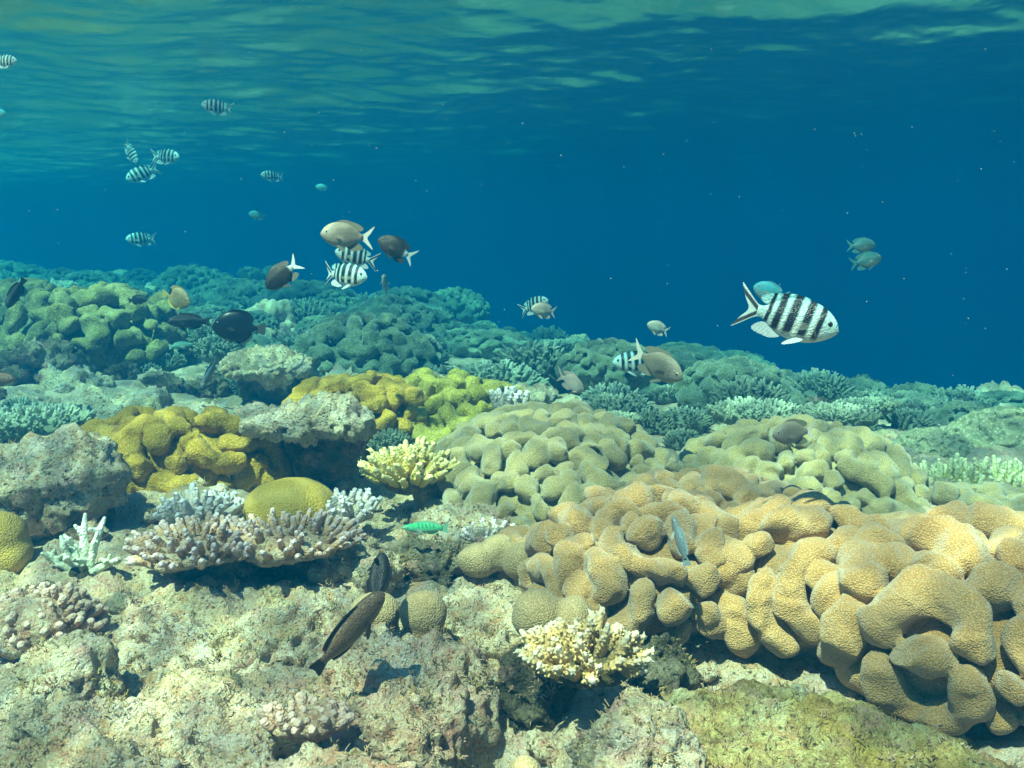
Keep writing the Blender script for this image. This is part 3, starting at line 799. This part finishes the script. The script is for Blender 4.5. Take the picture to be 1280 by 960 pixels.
# small rubble between the near rocks
rub = [rock_mesh('rubble', (.03, .022, .016), [m_rock, m_rockp, m_rockg, m_rockd][i % 4], 470 + i, h=.0032, low=.012, mid=.006, pit=.005, blobs=4, k=.012) for i in range(8)]
for i in range(130):
    Y = rg.uniform(1.25, 2.6); x = rg.uniform(-.55, .3) * Y
    if x > .0 and 1.9 < Y: continue
    o = link('rubble', rg.choice(rub), None, (x, Y, gz(x, Y) + .012), 'rubble strewn between the near rocks', 'small broken piece of coral rubble lying between the near rocks', 'rubble')
    o.rotation_euler = (rg.uniform(-.5, .5), rg.uniform(-.5, .5), rg.uniform(0, 6.28)); k = rg.uniform(.5, 1.5); o.scale = (k, k, k)

# short algae turf growing on the near rocks
tv_, tn_ = [], []
bpy.context.view_layer.update()
for o in list(COL.objects):
    if o.name.split('.')[0] in ('coral_rock', 'top_plate', 'rubble') and o.type == 'MESH' and o.matrix_world.translation.y < 2.6:
        me = o.data; k = len(me.vertices)
        co = np.empty(k * 3, np.float32); me.vertices.foreach_get('co', co); no = np.empty(k * 3, np.float32); me.vertices.foreach_get('normal', no)
        M_ = np.array(o.matrix_world); co = co.reshape(-1, 3) @ M_[:3, :3].T + M_[:3, 3]; no = no.reshape(-1, 3) @ M_[:3, :3].T
        no /= np.linalg.norm(no, axis=1)[:, None] + 1e-9
        ok = (no[:, 2] > .05) & (co[:, 2] > ground(co[:, 0], co[:, 1], False) - .02)
        tv_.append(co[ok]); tn_.append(no[ok])
tv_ = np.concatenate(tv_); tn_ = np.concatenate(tn_)
rt = np.random.RandomState(77)
den = sstep(.0, .45, fbm(tv_ * 16 + 3, 4)) * sstep(2.7, 1.6, tv_[:, 1]) + .03
pick = np.where(rt.rand(len(tv_)) < den * 5500 / den.sum())[0]
bl = []
for i in pick:
    p, nn = tv_[i], tn_[i]
    for b in range(3):
        d = nn + rt.normal(size=3) * .55; d /= np.linalg.norm(d); L = rt.uniform(.003, .0085); w_ = rt.uniform(.0006, .0013)
        q = p + rt.normal(size=3) * .0025
        bl.append(tube([q - d * .001, q + d * L * .5, q + d * L + rt.normal(size=3) * L * .25], [w_, w_ * .9, w_ * .5], 4, False))
nt = NT('algae_turf')
nv = nt.coord()
m_turf = nt.fin(nt.ramp(nt.noise(nv, 18, 4), [(.3, (.16, .10, .05)), (.45, (.36, .26, .10)), (.56, (.50, .30, .22)), (.7, (.60, .50, .32))]), .9, None, .1)
link('algae_turf', mesh('algae_turf', *join(bl), m_turf), kind='stuff')

# ------------------------------------------------------------------ fish
def spline(X, Y, x):
    X, Y = np.array(X[::-1], float), np.array(Y[::-1], float)
    i = np.clip(np.searchsorted(X, x) - 1, 0, len(X) - 2)
    d = np.gradient(Y, X); h = X[i + 1] - X[i]; t = (x - X[i]) / h
    return (2 * t ** 3 - 3 * t ** 2 + 1) * Y[i] + (t ** 3 - 2 * t ** 2 + t) * h * d[i] + (-2 * t ** 3 + 3 * t ** 2) * Y[i + 1] + (t ** 3 - t ** 2) * h * d[i + 1]
PROFILE = {
    'deep': ([.5, .47, .40, .28, .12, -.04, -.17, -.25, -.32], [.0, .062, .136, .202, .226, .203, .132, .071, .054], [-.02, -.058, -.117, -.178, -.206, -.183, -.12, -.066, -.052], [.006, .035, .062, .085, .09, .075, .045, .026, .016]),
    'disc': ([.5, .47, .40, .28, .12, -.04, -.18, -.27, -.33], [-.03, .05, .15, .25, .29, .27, .17, .06, .045], [-.06, -.10, -.17, -.24, -.28, -.26, -.17, -.06, -.045], [.006, .03, .055, .08, .085, .07, .04, .02, .014]),
    'slim': ([.5, .46, .38, .25, .1, -.08, -.22, -.30, -.36], [.0, .04, .075, .105, .115, .105, .08, .06, .052], [-.01, -.035, -.065, -.095, -.11, -.10, -.075, -.055, -.05], [.006, .03, .045, .058, .062, .055, .035, .022, .014]),
    'stout': ([.5, .46, .38, .25, .1, -.08, -.22, -.30, -.37], [.01, .07, .12, .155, .165, .15, .105, .07, .06], [-.02, -.06, -.105, -.145, -.155, -.14, -.10, -.065, -.055], [.02, .06, .085, .1, .1, .085, .05, .03, .018]),
}
PROFILE['oval'] = (PROFILE['deep'][0], [z * 1.13 for z in PROFILE['deep'][1][:-2]] + [.085, .06], [z * 1.13 for z in PROFILE['deep'][2][:-2]] + [-.08, -.058], PROFILE['deep'][3])
def body_mesh(kind, mat, bend=0.):
    X, T, B, W = PROFILE[kind]
    xs = np.concatenate([np.linspace(X[-1], .40, 26), np.linspace(.42, .5, 8)])
    t, b, w = (spline(X, q, xs) for q in (T, B, W))
    n_ = 24; a = np.linspace(0, 2 * np.pi, n_, endpoint=False)
    ca, sa = np.cos(a), np.sin(a)
    y = w[:, None] * np.sign(ca) * np.abs(ca) ** 1.25
    z = (t + b)[:, None] / 2 + (t - b)[:, None] / 2 * np.sign(sa) * np.abs(sa) ** .95
    V = np.stack([np.repeat(xs[:, None], n_, 1), y, z], 2).reshape(-1, 3)
    V[:, 1] += bend * np.clip(.1 - V[:, 0], 0, 1) ** 2
    m = len(xs)
    F = [(i * n_ + j, i * n_ + (j + 1) % n_, (i + 1) * n_ + (j + 1) % n_, (i + 1) * n_ + j) for i in range(m - 1) for j in range(n_)]
    F.append(tuple(range(n_))[::-1]); F.append(tuple((m - 1) * n_ + j for j in range(n_)))
    return mesh('body', V, F, mat)
def fin_mesh(name, pts, mat, th=.006, rot=None, off=(0, 0, 0), bend=0., it=2):
    P = np.array(pts, float)
    for _ in range(it):                                             # Chaikin rounding
        Q = np.roll(P, -1, 0); P = np.stack([P * .75 + Q * .25, P * .25 + Q * .75], 1).reshape(-1, 2)
    n_ = len(P); c = P.mean(0)
    V = np.concatenate([np.stack([P[:, 0], np.full(n_, s * th * .25), P[:, 1]], 1) for s in (1, -1)])
    V[:, 1] += bend * np.clip(.1 - V[:, 0], 0, 1) ** 2
    F = [tuple(range(n_)), tuple(range(2 * n_ - 1, n_ - 1, -1))] + [(i, i + n_, (i + 1) % n_ + n_, (i + 1) % n_) for i in range(n_)]
    if rot is not None: V = V @ np.array(rot.to_3x3()).T
    V = V + np.array(off)
    me = mesh(name, V, F, mat, False)
    return me
FORK = [(-.27, .055), (-.33, .065), (-.42, .145), (-.53, .245), (-.535, .24), (-.47, .10), (-.39, .0), (-.47, -.10), (-.535, -.215), (-.53, -.22), (-.42, -.135), (-.33, -.062), (-.27, -.052)]
FAN = [(-.29, .05), (-.36, .075), (-.47, .13), (-.49, .06), (-.485, 0), (-.49, -.06), (-.47, -.13), (-.36, -.075), (-.29, -.05)]
SUB = [(-.31, .05), (-.38, .075), (-.50, .12), (-.475, .03), (-.475, -.03), (-.50, -.12), (-.38, -.075), (-.31, -.05)]
FINS = {
    'deep': dict(tail=FORK, dorsal=[(.24, .18), (.15, .232), (.0, .24), (-.12, .216), (-.22, .20), (-.345, .135), (-.25, .07), (-.1, .14), (.1, .18)], anal=[(.0, -.16), (-.08, -.213), (-.18, -.223), (-.37, -.18), (-.24, -.07), (-.1, -.13)], pelvic=[(.2, -.155), (.14, -.205), (-.03, -.27), (.05, -.19), (.12, -.155)]),
    'disc': dict(tail=FAN, dorsal=[(.32, .2), (.2, .31), (.02, .34), (-.15, .31), (-.26, .20), (-.25, .08), (-.1, .2), (.1, .25)], anal=[(.12, -.24), (.0, -.33), (-.15, -.30), (-.26, -.19), (-.25, -.07), (-.1, -.2)], pelvic=[(.24, -.2), (.2, -.28), (.1, -.33), (.14, -.24)]),
    'slim': dict(tail=SUB, dorsal=[(.26, .085), (.2, .145), (0, .165), (-.2, .14), (-.29, .1), (-.27, .055), (-.1, .085), (.1, .1)], anal=[(.0, -.09), (-.06, -.14), (-.2, -.135), (-.29, -.1), (-.27, -.055), (-.1, -.08)], pelvic=[(.2, -.08), (.17, -.12), (.09, -.14), (.13, -.09)]),
    'stout': dict(tail=SUB, dorsal=[(.26, .13), (.2, .2), (0, .215), (-.2, .18), (-.3, .12), (-.28, .07), (-.1, .12), (.1, .15)], anal=[(.0, -.13), (-.06, -.19), (-.2, -.17), (-.3, -.11), (-.28, -.06), (-.1, -.11)], pelvic=[(.2, -.12), (.17, -.17), (.07, -.2), (.12, -.13)]),
}
for _k, _v in (('deep', 1.06), ('oval', 1.2)):
    FINS[_k] = {a: (b if a == 'tail' else [(x, z * _v) for x, z in b]) for a, b in FINS['deep'].items()}
m_eye = NT('fish_eye').fin((.55, .5, .4), .2, None, .5)
m_eyed = NT('dark_fish_eye').fin((.05, .05, .06), .2, None, .5)
m_pupil = NT('fish_pupil').fin((.005, .005, .008), .15, None, .6)
def uvs(c, r, n_=10):
    a, b = np.meshgrid(np.linspace(0, 2 * np.pi, n_, endpoint=False), np.linspace(-np.pi / 2, np.pi / 2, 7))
    V = np.stack([c[0] + r[0] * np.cos(a) * np.cos(b), c[1] + r[1] * np.sin(b), c[2] + r[2] * np.sin(a) * np.cos(b)], 2).reshape(-1, 3)
    F = np.array([(i * n_ + j, i * n_ + (j + 1) % n_, (i + 1) * n_ + (j + 1) % n_, (i + 1) * n_ + j) for i in range(6) for j in range(n_)])
    return V, F
def fish_mat(name, top, belly, z0=-.1, z1=.1, bars=None, barc=(.01, .012, .02), barz=None, rear=None, rearx=None, spot=None, lean=.0, rough=.35, scales=True):
    n = NT(name); v = n.coord(); x, y, z = n.sep(v)
    mr = n.add('ShaderNodeMapRange'); n.inp(mr.inputs[0], z); mr.inputs[1].default_value = z0; mr.inputs[2].default_value = z1
    c = n.mix(mr.outputs[0], belly, top)
    c = n.mix(n.ramp(n.noise(v, 9, 4), [(.4, 0.), (.7, .25)]), c, tuple(q * .6 for q in top))
    if rear:
        m2 = n.add('ShaderNodeMapRange'); n.inp(m2.inputs[0], n.math('ADD', x, n.math('MULTIPLY', z, lean))); m2.inputs[1].default_value = rearx[0]; m2.inputs[2].default_value = rearx[1]
        c = n.mix(m2.outputs[0], c, rear)
    if scales:
        c = n.mix(n.ramp(n.voro(v, 42), [(.25, 0.), (.62, .38)]), c, tuple(q * .5 for q in top))
    if bars:
        xx = n.math('ADD', n.math('ADD', x, n.math('MULTIPLY', z, lean)), n.math('MULTIPLY', n.math('SUBTRACT', n.noise(v, 16, 3), .5), .02))
        f = None
        for (bx, bw) in bars:
            d = n.math('ABSOLUTE', n.math('SUBTRACT', xx, bx))
            m3 = n.add('ShaderNodeMapRange'); n.inp(m3.inputs[0], d); m3.inputs[1].default_value = bw * 1.3; m3.inputs[2].default_value = bw * .65
            f = m3.outputs[0] if f is None else n.math('MAXIMUM', f, m3.outputs[0])
        if barz is not None:
            m4 = n.add('ShaderNodeMapRange'); n.inp(m4.inputs[0], z); m4.inputs[1].default_value = barz - .03; m4.inputs[2].default_value = barz + .03
            f = n.math('MULTIPLY', f, m4.outputs[0])
        c = n.mix(f, c, barc)
    if spot:
        (sx, sz, sr, sc) = spot
        d = n.math('SQRT', n.math('ADD', n.math('POWER', n.math('SUBTRACT', x, sx), 2.), n.math('POWER', n.math('SUBTRACT', z, sz), 2.)))
        c = n.mix(n.ramp(d, [(sr * .8, 1.), (sr * 1.2, 0.)]), c, sc)
    gr = n.math('SQRT', n.math('ADD', n.math('POWER', n.math('SUBTRACT', x, .42), 2.), n.math('POWER', z, 2.)))
    gl_ = n.math('MULTIPLY', n.ramp(n.math('ABSOLUTE', n.math('SUBTRACT', gr, .16)), [(.004, .45), (.016, 0.)]), n.ramp(x, [(.30, 1.), (.34, 0.)]))
    c = n.mix(gl_, c, tuple(q * .3 for q in belly))
    b = n.bump(n.voro(v, 55), .004, .4) if scales else None
    return n.fin(c, rough, b, .4)
def fin_mat(name, col, edge=None, alpha=.0):
    n = NT(name); v = n.coord(); x, y, z = n.sep(v)
    c = n.mix(n.ramp(n.noise(v, 30, 3), [(.35, 0.), (.7, .5)]), col, tuple(q * .55 for q in col))
    if edge:                                                        # dark streak along each lobe of the tail
        d = n.math('ABSOLUTE', n.math('SUBTRACT', n.math('ABSOLUTE', z), n.math('MULTIPLY_ADD', x, -.88) if False else n.math('SUBTRACT', n.math('MULTIPLY', x, -.80), .235)))
        c = n.mix(n.ramp(d, [(.018, 1.), (.03, 0.)]), c, edge)
    wv_ = n.add('ShaderNodeTexWave', bands_direction='Z'); n.inp(wv_.inputs['Vector'], v); wv_.inputs['Scale'].default_value = 25; wv_.inputs['Distortion'].default_value = 1
    b = n.bump(wv_.outputs['Fac'], .004, .5)
    if alpha:
        n.b.inputs['Transmission Weight'].default_value = 0
        n.b.inputs['Alpha'].default_value = 1 - alpha
    return n.fin(c, .45, b, .3)

m_clear = fin_mat('clear_fin', (.5, .55, .5), None, .7)
def make_fish(name, kind, mb, mf, mt=None, me_=None, bend=0., mp=None, db=False, spread=38, clear=True):
    """returns the list of (part name, mesh, children) of one kind of fish, one unit long, heading +X"""
    mt = mt or mf; f = FINS[kind]; mp = mp or mf
    X, T, B, W = PROFILE[kind]
    parts = [('body', body_mesh(kind, mb, bend), []),
             ('dorsal_fin', fin_mesh('dorsal_fin', f['dorsal'], mb if kind == 'disc' or db else mf, .012, bend=bend), []),
             ('anal_fin', fin_mesh('anal_fin', f['anal'], mf, .012, bend=bend), []),
             ('tail_fin', fin_mesh('tail_fin', f['tail'], mt, .012, bend=bend, it=2), [])]
    ex = .39; ez = float(spline(X, T, np.array([ex]))[0]) * .32; ew = float(spline(X, W, np.array([ex]))[0]); er = .034 if kind in ('deep', 'disc', 'oval') else .024
    wp = float(spline(X, W, np.array([.2]))[0])
    for s in (1, -1):
        parts.append(('pelvic_fin', fin_mesh('pelvic_fin', f['pelvic'], mp, .01, Matrix.Rotation(R(12 * s), 4, 'X'), (0, .01 * s, 0)), []))
        parts.append(('pectoral_fin', fin_mesh('pectoral_fin', [(0, .025), (-.08, .04), (-.17, .02), (-.18, -.02), (-.12, -.05), (-.04, -.035), (0, -.02)], m_clear if clear else mp, .008, Matrix.Rotation(R(-spread * s), 4, 'Z'), (.2, wp * .92 * s, -.03)), []))
        e = mesh('eye', *uvs((ex, s * ew * .80, ez), (er, .016, er)), me_ or m_eye)
        p = mesh('pupil', *uvs((ex + .002, s * (ew * .80 + .009), ez), (er * .6, .012, er * .6)), m_pupil)
        parts.append(('eye', e, [('pupil', p)]))
    sn = (X[0] - .012, 0, (T[0] + B[0]) / 2 - .012)
    parts.append(('mouth', mesh('mouth', *uvs(sn, (.016, W[1] * .5, .007)), m_pupil), []))
    return name, parts
def put_fish(proto, label, px, py, Y, Lpx, ang, out=0., roll=0., group=None, cat='fish'):
    """Lpx: length in photo pixels if seen side-on; ang: heading in the picture (0 = towards +X, 90 = up); out: turned towards us"""
    name, parts = proto
    p = at(px, py, Y); L = Lpx * p.length / FPX / math.sqrt(1 + ((px - 640) / FPX) ** 2 + ((480 - py) / FPX) ** 2)
    Rt, U, Fw = Vector((1, 0, 0)), Vector((0, _s, _c)), Vector((0, _c, -_s))
    a, o_ = R(ang), R(out)
    fw = (Rt * math.cos(a) + U * math.sin(a)) * math.cos(o_) - Fw * math.sin(o_)
    up = Vector((0, 0, 1)); up = (up - fw * up.dot(fw)).normalized()
    up = Matrix.Rotation(R(roll), 3, fw) @ up
    sd_ = up.cross(fw)
    t = thing(name, label, cat, p, group)
    M_ = Matrix((fw, sd_, up)).transposed()
    t.rotation_mode = 'QUATERNION'; t.rotation_quaternion = M_.to_quaternion(); t.scale = (L, L, L)
    for nm, me, ch in parts:
        o = link(nm, me, t)
        for cn, cm in ch: link(cn, cm, o)
    return t

BARS = [(.295, .031), (.165, .042), (.02, .047), (-.11, .038), (-.21, .02)]
mb_serg = fish_mat('sergeant_skin', (.26, .68, .72), (.88, .86, .80), -.14, .24, BARS, barz=-.15, lean=-.12)
mf_serg = fin_mat('sergeant_fin', (.62, .74, .78)); mt_serg = fin_mat('sergeant_tail', (.62, .78, .80), (.012, .015, .02))
serg = make_fish('striped_fish', 'deep', mb_serg, mf_serg, mt_serg, m_eyed, db=True)
serg_b = make_fish('striped_fish', 'deep', mb_serg, mf_serg, mt_serg, m_eyed, bend=.5, db=True)
mb_chr = fish_mat('chromis_skin', (.10, .62, .72), (.45, .62, .62), -.15, .02)
chro2 = make_fish('blue_green_fish', 'oval', fish_mat('dim_chromis_skin', (.03, .17, .19), (.40, .42, .36), -.2, -.02), fin_mat('dim_chromis_fin', (.05, .2, .22)))
chro = make_fish('blue_green_fish', 'oval', mb_chr, fin_mat('chromis_fin', (.15, .55, .65)))
mb_dam = fish_mat('grey_damsel_skin', (.24, .20, .15), (.46, .35, .28), -.2, .08, rear=(.46, .37, .29), rearx=(.18, .36))
mt_dam = fin_mat('pale_tail', (.78, .72, .66))
dams = make_fish('grey_damselfish', 'oval', mb_dam, fin_mat('grey_fin', (.2, .18, .12)), mt_dam, clear=False)
mb_pnk = fish_mat('pink_damsel_skin', (.52, .40, .33), (.75, .60, .52), -.16, .1)
pink = make_fish('pale_damselfish', 'oval', mb_pnk, fin_mat('pink_fin', (.72, .55, .46)), fin_mat('pink_tail', (.78, .60, .50)))
mb_dk = fish_mat('dark_damsel_skin', (.05, .038, .03), (.07, .05, .04), rear=(.8, .84, .86), rearx=(-.19, -.25))
dark = make_fish('dark_damselfish', 'oval', mb_dk, fin_mat('dark_fin', (.04, .032, .028)), fin_mat('white_tail', (.82, .86, .88)), m_eyed, clear=False)
mb_blk = fish_mat('black_surgeon_skin', (.012, .008, .007), (.02, .012, .01), scales=False)
surg = make_fish('black_surgeonfish', 'disc', mb_blk, fin_mat('black_fin', (.012, .008, .008)), None, m_eyed, clear=False)
mb_wr = fish_mat('green_wrasse_skin', (.05, .62, .26), (.42, .82, .60), -.1, .06, [(.14, .016), (.06, .016), (-.02, .016), (-.1, .016), (-.18, .014)], (.04, .20, .11), barz=.02, lean=-.2)
wras = make_fish('green_wrasse', 'slim', mb_wr, fin_mat('green_fin', (.30, .70, .45)))
mb_br = fish_mat('brown_parrot_skin', (.19, .11, .065), (.28, .19, .125), -.12, .08)
parr = make_fish('brown_fish', 'stout', mb_br, fin_mat('brown_fin', (.06, .035, .025)), None, m_eyed, clear=False)
mb_dp = fish_mat('dusky_parrot_skin', (.02, .016, .016), (.035, .025, .022), -.12, .08)
dusk = make_fish('dusky_fish', 'stout', mb_dp, fin_mat('dusky_fin', (.02, .015, .015)), None, m_eyed, clear=False)
mb_bf = fish_mat('butterfly_skin', (.36, .24, .12), (.55, .36, .10), -.2, .15, spot=(-.22, .12, .09, (.01, .01, .01)))
bfly = make_fish('tan_butterflyfish', 'disc', mb_bf, fin_mat('yellow_fin', (.6, .45, .08)))
mb_bl = fish_mat('blue_grey_skin', (.14, .20, .25), (.34, .27, .25), -.12, .08)
blue = make_fish('blue_grey_fish', 'slim', mb_bl, fin_mat('blue_grey_fin', (.32, .40, .44)))

# heroes
put_fish(serg, 'large black and white striped fish swimming alone over the drop off', 986, 398, 1.45, 124, -16, 12)
put_fish(chro, 'turquoise fish close behind the large striped fish', 962, 366, 1.7, 46, 160, 10)
put_fish(chro2, 'dim blue green fish, upper of the pair in the open blue water', 1077, 307, 2.6, 34, 0, 15)
put_fish(chro2, 'blue green fish with pale belly, lower of the pair in open water', 1083, 326, 2.4, 38, 12, 15)
put_fish(dams, 'greenish grey damselfish with pale tail above the overlapping striped pair', 433, 295, 2.2, 64, 176, 15)
put_fish(dark, 'dark damselfish with white tail facing the grey damselfish tail', 495, 311, 2.4, 50, 152, 15)
put_fish(dark, 'dark damselfish with white tail nosing steeply down to the reef', 353, 344, 2.3, 52, 223, 15)
put_fish(serg, 'striped fish half hidden behind another striped fish', 445, 321, 2.55, 54, 165, 5)
put_fish(serg_b, 'striped fish with widely forked tail in front of another striped fish', 430, 344, 2.3, 66, -6, 20)
put_fish(serg, 'striped fish mostly hidden behind a pinkish damselfish over the far reef', 668, 382, 3.4, 42, 20, 30)
put_fish(pink, 'pinkish damselfish in front of a striped fish over the far reef', 679, 388, 3.2, 34, 172, 25)
put_fish(pink, 'small tan fish alone against the blue above the reef edge', 822, 410, 3.8, 30, 160, 15)
put_fish(serg, 'dusky striped fish facing the reef beside the forked tailed grey fish', 796, 454, 3.0, 62, 178, 5)
put_fish(dams, 'grey damselfish with long pale forked tail turning towards the viewer', 822, 456, 2.3, 74, -32, 25, 10)
put_fish(pink, 'pale pink damselfish with raised fin hovering over the bushy coral', 714, 478, 2.6, 48, -30, -35, -25)
put_fish(dams, 'greenish grey damselfish hovering over the smooth olive leather mound', 992, 541, 1.9, 60, 185, 15)
put_fish(surg, 'black surgeonfish with rounded body over the rugged pale plate', 299, 409, 3.0, 66, 176, 10)
put_fish(dusk, 'dark blurred fish in front of the white branching coral', 236, 402, 3.1, 52, 180, 10)
put_fish(dusk, 'dusky fish before the yellowish green coral mound', 172, 375, 3.6, 32, 0, 25)
put_fish(bfly, 'tan butterflyfish with black patch at its back edge', 220, 372, 3.3, 46, -18, 20)
wras2 = make_fish('green_wrasse', 'slim', fish_mat('dim_wrasse_skin', (.06, .26, .22), (.22, .42, .38), -.1, .06, [(.14, .016), (.06, .016), (-.02, .016), (-.1, .016), (-.18, .014)], (.02, .10, .10), barz=.0, lean=-.2), fin_mat('dim_green_fin', (.15, .34, .30)))
put_fish(wras2, 'small turquoise striped wrasse resting near the rugged pale plate', 226, 432, 3.1, 34, 5, 10)
put_fish(blue, 'blue and pink fish pointing down beside the rugged pale plate', 262, 466, 2.7, 52, 255, 40)
put_fish(wras, 'bright green wrasse with dark bars over the reef rubble', 532, 660, 1.75, 58, 178, 8)
put_fish(parr, 'brown fish slanting head up over the spiky rock', 436, 790, 1.25, 128, 48, -18, 20)
duskw = make_fish('dusky_fish', 'stout', mb_dp, fin_mat('dusky_wide_fin', (.02, .015, .015)), None, m_eyed, clear=False, spread=84)
put_fish(duskw, 'dark fish seen end on with fins spread above the brown fish', 473, 722, 1.42, 78, 88, -50, 90)
put_fish(blue, 'blue grey fish hiding head up in the tan coral folds with its tail showing', 850, 676, 1.40, 66, 105, -10)
put_fish(pink, 'faint tan fish facing us above the middle reef', 482, 355, 4.2, 34, 100, 60)
put_fish(dusk, 'dark fish hanging tail up above the table coral at the reef edge', 20, 366, 2.9, 44, 250, 20)
put_fish(parr, 'dark red brown fish poking out behind the dark green table coral', -4, 474, 2.4, 50, 0, 10)
# the school higher in the water
GS = 'striped fish schooling high in the blue water'
put_fish(serg, 'bright striped fish highest of the school under the surface', 271, 134, 4.4, 38, 172, 10, 0, GS)
put_fish(serg, 'striped fish nosing steeply down at the top of the group of three', 164, 191, 5.8, 34, -58, 10, 0, GS)
put_fish(serg, 'striped fish with dark spread tail facing away from the group of three', 207, 196, 5.8, 40, -4, 15, 0, GS)
put_fish(serg, 'dim striped fish with yellowish head lowest of the group of three', 178, 217, 6.2, 42, 205, 15, 0, GS)
put_fish(serg, 'dusky striped fish low in the water near the far ridge', 176, 299, 6.2, 36, 185, 30, 0, GS)
put_fish(serg, 'small striped fish by itself over mid water', 340, 220, 6.2, 28, 178, 25, 0, GS)
put_fish(chro, 'tiny pale blue fish farthest out in the mid water', 402, 234, 5.5, 15, 180, 10, 0)
put_fish(chro, 'tiny rounded pale green fish below the small striped fish', 321, 269, 4.6, 20, 170, 20, 0)
put_fish(serg, 'striped fish cut off by the picture edge just under the surface', 6, 77, 2.9, 34, 0, 10, 0, GS)
put_fish(chro, 'pale fish barely entering at the side below the surface', -3, 142, 3.6, 22, 0, 10, 0)

# drifting specks in the water
sp = []
rg2 = np.random.RandomState(5)
for i in range(190):
    px, py, Y = rg2.uniform(-60, 1340), rg2.uniform(60, 620), rg2.uniform(.6, 3.2)
    p = at(px, py, Y)
    if p.z > SURF - .1 or p.z < gz(p.x, Y) + .2: continue
    r = Y * rg2.uniform(.0002, .0006)
    V_, F_ = uvs((0, 0, 0), (r, r * .7, r * .9), 6); sp.append((V_ + np.array(p), F_))
m_speck = NT('drifting_specks').fin((.7, .72, .7), .8)
link('plankton', mesh('plankton', *join(sp), m_speck), kind='stuff')
